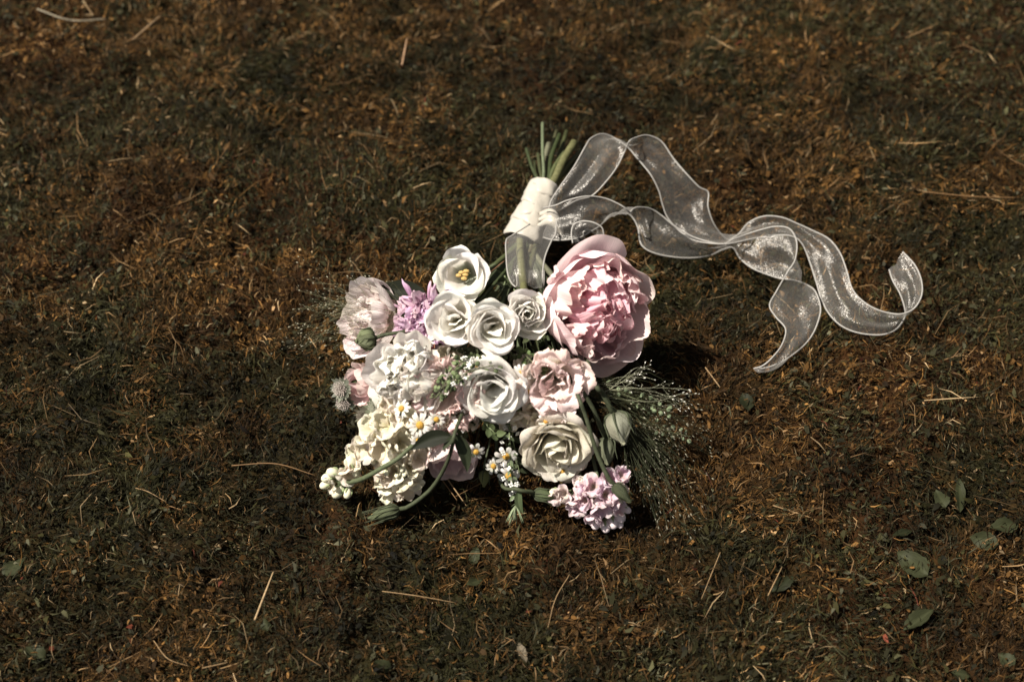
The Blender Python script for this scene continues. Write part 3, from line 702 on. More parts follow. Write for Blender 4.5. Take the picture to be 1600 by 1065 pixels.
def build_stock(name, label, group, spots, axis0, cc, R, buds, seed, stem_pts, srad=0.0022, budc=(0.62, 0.60, 0.46)):
    r = np.random.default_rng(seed)
    base = at(*stem_pts[0])
    root = thing(name, label, 'stock flower', base, group)
    cen = np.mean([at(*s[:3]) for s in spots], axis=0) if spots else base
    for (px, py, z, *rest) in spots:
        p = at(px, py, z); rr = pxs(rest[0] if rest else R, p)
        ax = nrm(nrm(p - cen) * 0.8 + frame_of(*axis0)[:, 2] + r.normal(size=3) * .18)
        floret(root, p, ax, rr * 1.22, cc, r, npet=8)
    for (px, py, z, rp, tx, ty) in buds:
        p = at(px, py, z); m = MB(); bud_mesh(m, p, nrm(RGT * tx + UPV * ty - FWD * .4), pxs(rp, p), 1.35, budc, (0.25, 0.30, 0.16), r)
        m.build('bud', M_small, root)
    m = MB(); m.tube([at(*q) for q in stem_pts], [srad, srad * .9, srad * .6], c=(0.075, 0.09, 0.05), ns=7, n=24); m.build('stem', M_stem, root)
    return root

CC = dict(cb=(0.70, 0.62, 0.44), cm=(0.82, 0.755, 0.62), ct=(0.84, 0.795, 0.70))
PK = dict(cb=(0.52, 0.44, 0.32), cm=(0.72, 0.50, 0.60), ct=(0.79, 0.69, 0.735))
GS = 'stock flowers along the lower edge'
def build_stocks():
    build_stock('stock_flower', 'cream ruffled stock flower cluster left of the daisies', GS,
                [(606, 664, .095, 23), (585, 672, .085, 22), (628, 652, .098, 21), (576, 700, .072, 20), (600, 695, .078, 22), (625, 690, .075, 22), (640, 668, .088, 18), (612, 640, .098, 18), (560, 705, .06, 16)],
                (-.3, .1), CC, 20, [(600, 716, .062, 5, -.5, -.5), (590, 708, .066, 5, -.4, -.6), (612, 712, .066, 5, 0, -.6), (585, 720, .058, 5, -.5, -.5)], 41,
                [(604, 690, .05), (680, 620, .07), (760, 480, .07), (822, 380, .05)])
    build_stock('stock_flower', 'cream stock flower cluster with two lobes hanging low above the grass', GS,
                [(616, 735, .050, 23), (606, 722, .056, 17), (640, 728, .054, 20), (635, 755, .038, 20), (612, 765, .028, 18), (646, 748, .045, 15), (598, 745, .045, 14), (650, 715, .06, 18)],
                (-.1, -.35), CC, 20, [(604, 738, .058, 4.5, 0, -.5), (628, 733, .066, 4, 0, -.4), (632, 740, .062, 4, 0, -.5), (596, 752, .045, 5, -.3, -.6), (620, 742, .06, 4, 0, -.5)], 42,
                [(622, 742, .03), (690, 660, .06), (770, 500, .06), (822, 380, .05)])
    build_stock('stock_flower', 'ivory ruffled florets packed beneath the daisies', GS,
                [(648, 655, .086, 20), (672, 676, .080, 18), (690, 655, .088, 18), (668, 642, .090, 18), (708, 668, .078, 16), (636, 672, .07, 16), (730, 660, .08, 14), (664, 698, .07, 15)],
                (-.1, 0), dict(cb=(0.64, 0.58, 0.38), cm=(0.81, 0.76, 0.62), ct=(0.83, 0.80, 0.71)), 18, [], 46,
                [(680, 665, .06), (740, 580, .07), (822, 380, .05)])
    build_stock('stock_flower', 'ivory ruffled florets filling the gap under the greyish white bloom', GS,
                [(812, 648, .088, 18), (795, 655, .08, 16), (832, 640, .092, 16), (842, 655, .085, 15), (815, 570, .11, 15), (700, 555, .115, 16), (720, 560, .115, 14), (850, 562, .118, 14)],
                (0, -.1), dict(cb=(0.60, 0.54, 0.38), cm=(0.76, 0.70, 0.58), ct=(0.80, 0.76, 0.68)), 16, [], 47,
                [(812, 640, .06), (810, 540, .08), (822, 380, .05)])
    build_stock('stock_flower', 'cream half-closed stock tip at the far lower left', GS,
                [(543, 738, .040, 17), (522, 752, .030, 15), (553, 724, .05, 13)],
                (-.9, -.3), CC, 16, [(512, 746, .034, 8, -1, -.3), (508, 757, .028, 7, -1, -.5), (528, 768, .022, 9, -.6, -.8), (543, 770, .022, 7, -.2, -1), (556, 736, .045, 7, .1, -1), (549, 722, .052, 9, -.3, .8), (520, 738, .04, 8, -.9, .3)], 43,
                [(530, 754, .030), (560, 750, .045), (595, 732, .070), (640, 700, .085), (730, 600, .08), (822, 380, .05)], srad=.0027)
    build_stock('stock_flower', 'lilac pink stock flower cluster at the lower right by the fountain grass', GS,
                [(928, 760, .055, 18), (945, 772, .052, 18), (918, 780, .045, 17), (938, 790, .040, 17), (958, 788, .038, 17), (905, 786, .035, 16), (950, 750, .060, 16), (930, 805, .028, 15), (968, 742, .062, 13), (912, 765, .05, 14), (962, 768, .05, 16)],
                (0, -.2), PK, 17, [(930, 817, .018, 8, 0, -1), (946, 822, .016, 8, .2, -1), (957, 815, .018, 9, .3, -1), (968, 806, .022, 9, .5, -.8), (979, 796, .026, 6, .8, -.4), (968, 818, .015, 6, .4, -1), (905, 802, .024, 7, -.6, -.6)], 44,
                [(938, 785, .03), (930, 730, .05), (880, 560, .06), (822, 380, .05)], budc=(0.72, 0.62, 0.64))
    build_stock('stock_flower', 'small pale pink stock sprig reaching left of the lilac pink cluster', GS,
                [(884, 770, .042, 14), (872, 775, .038, 12), (896, 778, .038, 12), (902, 752, .048, 9)],
                (-.2, -.1), dict(cb=(0.6, 0.5, 0.42), cm=(0.74, 0.62, 0.62), ct=(0.78, 0.70, 0.70)), 14, [(866, 768, .04, 6, -1, 0), (910, 748, .05, 4, 1, 1)], 45,
                [(892, 778, .025), (905, 735, .045), (870, 560, .06), (822, 380, .05)])
build_stocks()

def daisy(label, px, py, z, rpx, tx, ty, seed, npet=13, disc=True, dc=(0.55, 0.33, 0.07)):
    r = np.random.default_rng(seed)
    root, Rm, fr = bloom_root('daisy', label, 'daisy', px, py, z, rpx, tx, ty, 0.15, 'small daisies in the bouquet', r.random() * 6)
    for i in range(npet):
        pr = np.array([(0.25, 0.05), (0.5, 0.16), (0.78, 0.18), (1.0, 0.06 + r.uniform(-.12, .1))]) * r.uniform(.9, 1.06)
        petal(root, Rm, fr, pr, W=.135 * 13 / npet * r.uniform(.85, 1.15), az=i * 2 * math.pi / npet + r.uniform(-.1, .1), rho=.7, nu=5, nv=6, bw=.55, vm=.6, tipr=.16, lump=.012, r=r,
              cb=(.70, .68, .52), cm=(.80, .79, .76), ct=(.80, .80, .78), tilt=r.uniform(-.1, .12))
    m = MB(); c = np.array(root.location) + fr[:, 2] * Rm * .12
    m.ball(c, Rm * .30, c=dc, axis=fr[:, 2], el=.75, ns=12, nr=8)
    for i in range(46):
        a = i * 2.4; q = math.sqrt((i + .5) / 46)
        d = np.array([q * math.cos(a), q * math.sin(a), math.sqrt(max(0, 1 - q * q)) * .75]) * Rm * .30
        m.ball(c + fr @ d, Rm * .035, c=np.array(dc) * r.uniform(.7, 1.35), ns=4, nr=3)
    m.build('disc', M_disc, root)
    m = MB(); b = np.array(root.location); e = BIND + r.normal(size=3) * .008
    m.tube([b + fr[:, 2] * Rm * .02, b - fr[:, 2] * Rm * .6, b * .5 + e * .5 - np.array([0, 0, .02]), e], .0007, c=GREEN, ns=5, n=16); m.build('stem', M_stem, root)

def build_daisies():
    daisy('largest daisy with full white rays, between the cream stock and the dark leaf', 656, 664, .112, 21, -.15, -.05, 51, 15)
    daisy('small daisy turned sideways just below the white peony', 627, 638, .118, 16, -.5, .25, 52, 12)
    daisy('daisy half covered by the dark leaf, under the largest daisy', 654, 688, .098, 14, -.1, -.4, 53, 12)
    daisy('daisy with widely spaced rays hanging in the shade under the small green leaves', 791, 713, .070, 19, 0, -.55, 54, 8)
    daisy('daisy with orange disc below the wide-rayed one on the hanging sprig', 795, 743, .048, 18, -.1, -.2, 55, 10)
    daisy('shaded daisy left of the hanging sprig', 771, 728, .050, 14, -.1, -.2, 56, 9)
    daisy('daisy peeping out between the open grey bloom and the blush frilled bloom', 815, 583, .132, 16, -.2, .3, 57, 11, dc=(.6, .33, .08))
    daisy('daisy wedged above the cream rose under the blush frill', 853, 657, .100, 15, -.2, -.1, 58, 10, dc=(.6, .33, .08))
    daisy('shaded daisy under the lower edge of the cream rose', 878, 738, .055, 19, .1, -.5, 59, 10)
    daisy('daisy above the greyish white bloom, behind its upper edge', 745, 570, .140, 15, -.1, .2, 60, 12)
    daisy('daisy with its disc showing above the blush fringe', 716, 590, .142, 15, -.3, .2, 61, 11)
    daisy('daisy left of the pale mauve peony tip in the shade', 744, 706, .07, 15, .3, -.5, 62, 8)
    daisy('daisy lying on the cream petals right of the largest daisy', 682, 655, .104, 14, .2, 0, 63, 12)
    daisy('daisy at the left rim of the blush frilled bloom', 826, 612, .118, 12, -.4, -.2, 64, 11)
    daisy('tiny daisy beside the red bud above the white peony', 668, 534, .142, 12, -.5, .3, 65, 11)
    daisy('daisy under the front white blooms, right of the cress sprigs', 765, 562, .138, 14, .1, 0.1, 66, 11)
build_daisies()

def build_astrantia(label, px, py, z, rpx, tx, ty, seed, cbr, cst, n=18):
    r = np.random.default_rng(seed)
    root, Rm, fr = bloom_root('astrantia', label, 'flower', px, py, z, rpx, tx, ty, .3, 'pincushion blooms at the left')
    for i in range(n):
        petal(root, Rm, fr, np.array([(.1, 0), (.5, .08), (.82, .3), (1.0, .45)]) * r.uniform(.88, 1.1), W=.19, az=i * 2 * math.pi / n + r.uniform(-.1, .1), rho=.7, nu=5, nv=7, bw=.4, vm=.5, tipr=.1,
              pointed=.9, lump=.02, r=r, name='bract', cb=cbr, cm=cbr, ct=np.array(cbr) * 1.2)
    m = MB(); b = np.array(root.location)
    for i in range(60):
        a = i * 2.4; q = math.sqrt((i + .5) / 60) * .62
        p0 = b + fr @ (np.array([q * .3 * math.cos(a), q * .3 * math.sin(a), .05]) * Rm)
        p1 = b + fr @ (np.array([q * math.cos(a), q * math.sin(a), .75 - q * q * .7 + r.uniform(-.06, .08)]) * Rm)
        m.tube([p0, p1], .0003, c=np.array(cst) * .8, ns=3); m.ball(p1, Rm * .05, c=np.array(cst) * r.uniform(.7, 1.2), ns=5, nr=4)
    o = m.build('stamens', M_small, root); o['kind'] = 'stuff'
    m = MB(); e = BIND + r.normal(size=3) * .008
    m.tube([b, b - fr[:, 2] * Rm * .8 + np.array([.01, .02, 0]), b * .5 + e * .5 - np.array([0, 0, .02]), e], .0012, c=GREEN, ns=6, n=18); m.build('stem', M_stem, root)
build_astrantia('grey-white pincushion bloom in a collar of pale bracts at the far left', 533, 607, .075, 21, -.45, -.1, 71, (.24, .26, .21), (.50, .44, .40))
build_astrantia('second pale pincushion bloom directly below the far left one', 537, 629, .06, 19, -.2, -.6, 72, (.22, .24, .19), (.50, .44, .40))
build_astrantia('grey green scabious head tucked under the white peony', 588, 636, .095, 20, -.1, .1, 73, (.26, .28, .20), (.42, .42, .34), 14)
build_astrantia('dull dark pincushion head behind the cream stock', 568, 650, .06, 18, -.4, -.2, 74, (.20, .20, .15), (.20, .17, .14), 12)

# ---------------------------------------------------------------- buds, leaves, sprigs
def bud(label, tippx, z, R, el, axis2, stem_pts, seed, c1=(0.42, 0.45, 0.32), c2=(0.048, 0.056, 0.032), srad=.0026, sep=1.2, nsep=5, kindname='bud', sepr=.0006):
    r = np.random.default_rng(seed)
    p = at(tippx[0], tippx[1], z); Rm = pxs(R, p)
    ax = nrm(RGT * axis2[0] + UPV * axis2[1] - FWD * axis2[2])
    root = thing('flower_bud', label, 'bud', p - ax * Rm * el, 'unopened buds of the bouquet')
    x = nrm(np.cross(ax, [.3, .2, .9])); fr = np.stack([x, np.cross(ax, x), ax], 1)
    for i in range(5):
        petal(root, Rm, fr, [(.1, 0), (.85, .35 * el), (.9, 1.0 * el), (.25, 1.75 * el), (.04, 2.0 * el)], W=.75, az=i * 1.2566, rho=1.02, nu=9, nv=12, bw=.4, vm=.4, pointed=.6, tipr=.05, spiral=.14,
              lump=.05, ruf=.06, roll=0.04, r=r, cb=np.array(c2) * 1.2, cm=c1, ct=np.array(c1) * 1.05)
    b = np.array(root.location)
    for i in range(nsep):
        a = i * 6.2832 / nsep + .3
        d = x * math.cos(a) + fr[:, 1] * math.sin(a)
        m = MB(); m.tube([b, b + (d * 1.0 + ax * .35 * el) * Rm, b + (d * 1.05 + ax * el) * Rm, b + (d * (1.0 + .3 * r.random()) + ax * el * 1.4 * sep) * Rm], [Rm * .12, Rm * .11, Rm * .07, .0002], c=c2, ns=5, n=12)
        m.build('sepal', M_stem, root)
    m = MB()
    P = [b + ax * Rm * .1] + [at(*q) for q in stem_pts]
    m.tube(P, [srad * 1.0, srad * .8, srad * .8], c=c2, ns=8, n=34); m.build('stem', M_stem, root)
    return root

def build_buds():
    bud('round green bud in front of the pale blush peony at the left', (571, 531), .125, 17, .95, (-.9, -.15, .3), [(600, 523, .128), (640, 516, .128), (700, 500, .11), (780, 450, .07), (822, 380, .05)], 81, c1=(.19, .215, .125), srad=.0022)
    bud('plump greenish white bud hanging right of the cream rose', (968, 668), .085, 21, 1.3, (.28, -1, .2), [(955, 640, .10), (942, 615, .115), (928, 596, .125), (900, 520, .08), (822, 380, .05)], 82, c1=(.42, .43, .33), srad=.0031, nsep=6)
    bud('slim green bud left of the plump one', (948, 704), .068, 14, 1.6, (.05, -1, .2), [(940, 670, .085), (925, 635, .11), (900, 590, .125), (870, 500, .08), (822, 380, .05)], 83, c1=(.21, .23, .155), srad=.0028)
    bud('closed green bud on the long stem resting over the lilac pink stock', (972, 770), .062, 10, 2.0, (.7, -.75, .2), [(950, 745, .072), (932, 705, .09), (915, 650, .115), (900, 610, .125), (860, 500, .08), (822, 380, .05)], 84, c1=(.09, .105, .06), srad=.0026)
    bud('spiky green bud at the end of the long curved stem lying on the lawn', (600, 802), .018, 11, 2.4, (-1, -.28, .1), [(640, 790, .028), (672, 765, .045), (694, 732, .075), (706, 700, .105), (712, 672, .12), (740, 600, .09), (822, 380, .05)], 85, c1=(.13, .15, .085), srad=.0024, nsep=11, sep=1.6)
    bud('narrow green bud pointing at the pale pink stock sprig', (852, 774), .035, 10, 2.0, (1, -.15, .1), [(830, 768, .042), (808, 764, .05), (780, 745, .04), (780, 600, .05), (822, 380, .05)], 86, c1=(.12, .15, .08), srad=.0024)
    bud('small rosy bud beside the white bloom above the white peony', (674, 541), .122, 6, 1.3, (-.1, -.8, .5), [(678, 520, .12), (700, 480, .09), (822, 380, .05)], 87, c1=(.48, .10, .14), c2=(.3, .16, .10), srad=.001)
    bud('yellow green bud dangling in the dark gap under the bouquet', (757, 747), .035, 9, 1.5, (-.1, -1, .2), [(757, 725, .05), (765, 690, .06), (790, 560, .06), (822, 380, .05)], 88, c1=(.2, .21, .09), srad=.0012)
build_buds()

def leaf_mesh(p0, p1, width, up, bend=0.0, fold=0.25, droop=0.0, nu=7, nv=12, wav=0.05, r=None, shape=1.0, serr=0.0):
    r = r or rng
    p0 = np.asarray(p0, float); p1 = np.asarray(p1, float)
    d = p1 - p0; L = np.linalg.norm(d); d = d / L
    s = nrm(np.cross(d, up)); n = np.cross(s, d)
    u = np.linspace(-1, 1, nu); v = np.linspace(0, 1, nv)
    U, V = np.meshgrid(u, v)
    w_ = width * np.clip(np.sin(np.pi * V ** (0.8 * shape)) ** 0.85, 0.03, 1)
    if serr: w_ = w_ * (1 + serr * np.sin(V * 40))
    ph = r.random() * 6
    off = bend * 4 * V * (1 - V) * L; zo = -droop * V ** 2 * L + fold * np.abs(U) * w_ + wav * width * np.sin(7 * V + ph) * U
    X = p0 + d * (V * L)[..., None] + s * (U * w_ + off)[..., None] + n * zo[..., None]
    I = np.arange(nu * nv).reshape(nv, nu)
    F = np.stack([I[:-1, :-1], I[:-1, 1:], I[1:, 1:], I[1:, :-1]], -1).reshape(-1, 4)
    mid = (np.abs(U) < .17)
    return X.reshape(-1, 3), F.tolist(), np.stack([U.ravel() * 1.0, V.ravel()], 1), mid.ravel()

def leaf(root_or_label, name, cat, a, b, wpx, c, group=None, up=None, root=None, **k):
    p0, p1 = at(*a), at(*b)
    up = -FWD + np.array([0, 0, .5]) if up is None else np.asarray(up, float)
    V, F, G, mid = leaf_mesh(p0, p1, pxs(wpx, p0), up, **k)
    C = np.tile(np.asarray(c, float), (len(V), 1)); C[mid] *= 1.35
    if root is not None:
        return wpart(name, V, F, M_leaf, root, cols=C, uv=G)
    o = mesh_obj(name, V, F, M_leaf, cols=C, uv=G, loc=p0)
    return tag(o, root_or_label, cat, group)

DK = (0.009, 0.011, 0.006); MDG = (0.034, 0.042, 0.024)
def build_leaves():
    GL = 'leaves in the bouquet'
    leaf('dark leaf pointing left across the blush peony, behind the lilac flower', 'leaf', 'leaf', (668, 462, .115), (582, 454, .110), 17, DK, GL, bend=.04)
    leaf('dark short leaf under the lilac flower tips', 'leaf', 'leaf', (672, 488, .132), (626, 493, .135), 13, DK, GL, bend=-.05)
    leaf('large dark pointed leaf lying over the mauve peony', 'leaf', 'leaf', (708, 682, .118), (642, 703, .105), 13, DK, GL, bend=.10, fold=.3)
    leaf('grey green long leaf hanging down from the curved stem', 'leaf', 'leaf', (710, 676, .118), (730, 737, .078), 11, MDG, GL, bend=-.08, fold=.3)
    leaf('narrow grey green leaflet between the dark leaf and the curved stem', 'leaf', 'leaf', (711, 678, .122), (690, 704, .108), 5, MDG, GL, fold=.3)
    leaf('olive green leaf behind the white peony, above its top petal', 'leaf', 'leaf', (700, 528, .11), (640, 540, .115), 13, (0.07, 0.085, 0.035), GL)
    leaf('dark green leaf behind the far left pincushion bloom', 'leaf', 'leaf', (582, 583, .07), (538, 596, .07), 9, (0.05, 0.065, 0.03), GL)
    leaf('narrow leaf at the lower right of the hanging sprig', 'leaf', 'leaf', (812, 762, .05), (818, 803, .022), 6, (0.09, 0.12, 0.06), GL, bend=.1)
    leaf('dark leaf among the stems left of the sheer ribbon', 'leaf', 'leaf', (795, 400, .06), (752, 452, .07), 9, (0.05, 0.06, 0.035), GL)
    leaf('dark folded leaf behind the cream stock cluster', 'leaf', 'leaf', (632, 700, .06), (650, 670, .08), 10, (0.06, 0.05, 0.025), GL)
build_leaves()

def cress(label, stem, n, seed, c=(0.11, 0.14, 0.07), R=4.6, L=10, cat='cress sprig', srad=.0005):
    r = np.random.default_rng(seed)
    P = catmull([at(*q) for q in stem], 40)
    root = thing('cress_sprig', label, cat, P[0], 'cress sprigs with round seed pods')
    m = MB(); m.tube(P, [srad * 1.4, srad], c=(0.10, 0.11, 0.06), ns=5); m.build('stem', M_stem, root)
    for i in range(n):
        t = int(2 + (i + .5) / n * 37)
        p = P[t]; T = nrm(P[min(t + 1, 39)] - P[t - 1])
        d = nrm(np.cross(T, -FWD) * (1 if i % 2 else -1) + T * .5 + r.normal(size=3) * .35)
        q = p + d * pxs(L, p) * r.uniform(.6, 1.2)
        m = MB(); m.tube([p, q], .00025, c=(0.10, 0.11, 0.06), ns=3)
        ax = nrm(-FWD + r.normal(size=3) * .7)
        m.ball(q, pxs(R, p) * r.uniform(.7, 1.1), c=np.array(c) * r.uniform(.5, 1.5), axis=ax, el=.28, ns=8, nr=4)
        m.build('seed_pod', M_small, root)
def build_cress():
    cress('cress sprig curving down over the blush fringe left of the greyish bloom', [(726, 560, .145), (712, 575, .148), (697, 595, .145), (684, 620, .13)], 34, 91)
    cress('cress sprig running right above the greyish white bloom', [(680, 622, .13), (700, 600, .14), (735, 580, .148), (790, 566, .145)], 34, 92)
    cress('cress tuft in the hollow between the white rosebud and the blush bloom', [(800, 545, .12), (820, 555, .128), (838, 572, .13), (845, 582, .128)], 30, 93, c=(.07, .10, .04))
    cress('cress sprig in the dark hollow under the front white pair', [(700, 545, .12), (730, 553, .13), (760, 556, .13), (800, 550, .125)], 40, 94, c=(.05, .06, .03))
    cress('small leafy sprig under the front white bloom, at its left', [(790, 540, .11), (775, 560, .125), (750, 566, .13), (715, 556, .13)], 36, 95, c=(.05, .065, .03))
    cress('cress tips in front of the fountain grass right of the pink peony', [(940, 600, .09), (985, 620, .09), (1020, 632, .085), (1045, 645, .075)], 22, 96, c=(.16, .20, .12), R=4)
    cress('last cress pods at the far right in the fountain grass', [(1000, 650, .06), (1040, 672, .055), (1080, 682, .045)], 12, 97, c=(.13, .16, .10), R=4)
build_cress()

def sprig(label, stem, n, seed, leafc, lw=5, ll=12, flowers=0, tuft=0, name='leafy_sprig'):
    r = np.random.default_rng(seed)
    P = catmull([at(*q) for q in stem], 40)
    root = thing(name, label, 'sprig', P[0], 'leafy filler sprigs')
    m = MB(); m.tube(P, [.0010, .0007], c=(0.14, 0.17, 0.09), ns=5); m.build('stem', M_stem, root)
    for i in range(n):
        t = int(2 + (i + .5) / n * 37); p = P[t]; T = nrm(P[min(t + 1, 39)] - P[t - 1])
        a = i * 2.4
        s = nrm(np.cross(T, FWD)); b = np.cross(T, s)
        d = nrm(s * math.cos(a) + b * math.sin(a) + T * .7)
        V, F, G, mid = leaf_mesh(p, p + d * pxs(ll, p) * r.uniform(.6, 1.2), pxs(lw, p) * .5 * r.uniform(.8, 1.2), nrm(-FWD + r.normal(size=3) * .4), nu=5, nv=7, r=r)
        C = np.tile(np.asarray(leafc) * r.uniform(.7, 1.4), (len(V), 1))
        wpart('leaf', V, F, M_leaf, root, cols=C, uv=G)
    for i in range(flowers):
        t = int(r.uniform(4, 38)); p = P[t] + r.normal(size=3) * pxs(7, P[t])
        m = MB(); ax = nrm(-FWD + r.normal(size=3) * .6); x = nrm(np.cross(ax, [.2, .9, .1])); y = np.cross(ax, x)
        for k in range(4):
            d = x * math.cos(k * 1.57) + y * math.sin(k * 1.57)
            m.ball(p + d * pxs(2.6, p), pxs(2.2, p), c=(.74, .74, .70), axis=ax, el=.3, ns=6, nr=3)
        m.build('tiny_flower', M_small, root)
    for i in range(tuft):
        p = P[-1]; d = nrm(np.array([r.uniform(-.5, .5), -.6, r.uniform(-.6, .1)]))
        m = MB(); m.tube([p, p + d * pxs(12, p), p + (d + np.array([0, -.1, -.2])) * pxs(26, p) * r.uniform(.6, 1.1)], [.0012, .0009, .0002], c=np.array([.19, .23, .14]) * r.uniform(.7, 1.2), ns=4, n=7)
        m.build('bract', M_stem, root)
def build_sprigs():
    sprig('green sprig with white specks hanging from the bouquet onto the lawn', [(795, 640, .09), (797, 700, .075), (800, 745, .052), (806, 790, .024)], 26, 101, (.11, .14, .08), flowers=26, tuft=14)
    sprig('small green leaf rosette below the greyish white bloom', [(752, 655, .10), (765, 668, .10), (776, 680, .098)], 9, 102, (.10, .13, .06), lw=12, ll=17)
    sprig('dark filler greenery in the gap under the cress', [(760, 640, .07), (735, 670, .08), (700, 690, .07)], 14, 103, (.05, .06, .03), lw=9, ll=16)
    sprig('green filler sprig with white specks over the blush fringe', [(742, 548, .13), (735, 575, .142), (715, 600, .142)], 10, 104, (.08, .10, .05), flowers=22)
    sprig('white speckled filler sprig between the daisies', [(690, 640, .10), (712, 650, .10), (735, 655, .095)], 12, 105, (.08, .09, .05), flowers=14)
    sprig('dark filler greenery behind the cream rose', [(810, 640, .08), (800, 670, .07), (812, 740, .03)], 14, 106, (.045, .055, .03), lw=9, ll=18)
    sprig('filler greenery deep between the white rosebud and the peony', [(800, 440, .07), (830, 540, .10), (850, 570, .11)], 22, 107, (.05, .06, .03), lw=9, ll=18)
    sprig('dark filler leaves behind the white bloom trio', [(790, 420, .06), (780, 460, .10), (700, 540, .10)], 26, 108, (.045, .055, .03), lw=10, ll=20)
    sprig('dark filler leaves low in the middle of the bouquet', [(800, 460, .06), (760, 560, .07), (690, 660, .05)], 26, 109, (.04, .05, .025), lw=10, ll=20)
    sprig('dark filler leaves deep under the right side of the bouquet', [(830, 460, .05), (860, 560, .06), (900, 720, .04)], 26, 110, (.04, .05, .025), lw=10, ll=20)
build_sprigs()

def spray(label, origins, targets, seed, n, spread, hair=.00016, c=(0.16, 0.17, 0.10), seedc=(0.30, 0.28, 0.21), sl=2.6, zend=(.02, .12), bush=4):
    r = np.random.default_rng(seed)
    root = thing('fountain_grass', label, 'ornamental grass', at(*origins[0]), 'wispy grass sprays in the bouquet')
    mh, ms = MB(), MB()
    for i in range(n):
        o = at(*origins[r.integers(len(origins))]) + r.normal(size=3) * .004
        tg = targets[r.integers(len(targets))]
        e = at(tg[0] + r.normal() * spread[0], tg[1] + r.normal() * spread[1], max(.012, tg[2] + r.normal() * .018))
        mid = (o + e) / 2 + r.normal(size=3) * .008 + np.array([0, 0, .010])
        P = catmull([o, mid, e], 9)
        mh.tube(P, [hair * 1.7, hair], c=np.array(c) * r.uniform(.6, 1.5), ns=3, cap=False)
        for k in range(bush):
            t = r.integers(4, 9); p = P[t]; T = nrm(P[-1] - P[3])
            q = p + nrm(T + r.normal(size=3) * .38) * r.uniform(.008, .03)
            q[2] = max(q[2], .010)
            mh.tube([p, (p + q) / 2 + r.normal(size=3) * .0012, q], hair * .8, c=np.array(c) * r.uniform(.6, 1.5), ns=3, cap=False)
            ms.ball(q, .00042 * r.uniform(.7, 1.2), c=np.array(seedc) * r.uniform(.5, 1.1), axis=q - p, el=sl, ns=4, nr=4)
        ms.ball(e, .0006, c=seedc, axis=P[-1] - P[-2], el=sl, ns=4, nr=4)
    a = mh.build('hairs', M_small, root); a['kind'] = 'stuff'
    b = ms.build('seeds', M_small, root); b['kind'] = 'stuff'
    m = MB()
    e = BIND
    for o_ in origins:
        m.tube([at(*o_), at(*o_) * .5 + e * .5 - np.array([0, 0, .02]), e], .0010, c=c, ns=5, n=12)
    m.build('stem', M_stem, root)
def build_sprays():
    spray('wispy seed grass fanning left over the pale blush peony', [(650, 500, .115)], [(530, 480, .10), (545, 450, .10), (560, 520, .11), (500, 510, .08), (520, 540, .09)], 111, 34, (28, 28), hair=.00010, c=(.10, .10, .05))
    spray('wispy seed grass tips reaching farthest left above the lawn', [(600, 495, .10)], [(490, 480, .06), (500, 450, .07), (520, 500, .07), (470, 520, .05)], 112, 30, (22, 22), hair=.00013, c=(.12, .12, .07))
    spray('dark fountain grass spilling right from under the pink peony', [(905, 600, .10), (920, 610, .10)], [(1000, 640, .07), (1030, 670, .05), (1060, 660, .05), (1040, 700, .035), (1080, 690, .03)], 113, 70, (26, 26), hair=.00011, c=(.04, .043, .022))
    spray('dark fountain grass drooping down beside the lilac pink stock', [(960, 650, .07), (980, 670, .06)], [(1030, 730, .025), (1050, 770, .015), (1000, 740, .03), (1070, 800, .012), (1010, 780, .015)], 114, 80, (18, 24), hair=.00013, c=(.04, .045, .025), seedc=(.24, .22, .17), bush=2)
    spray('few long stray grass hairs beside the lower right of the pink peony', [(940, 610, .10)], [(1075, 612, .09), (1000, 590, .11), (985, 600, .11), (1060, 620, .08)], 115, 12, (8, 6), c=(.2, .2, .14), seedc=(.8, .78, .7))
build_sprays()

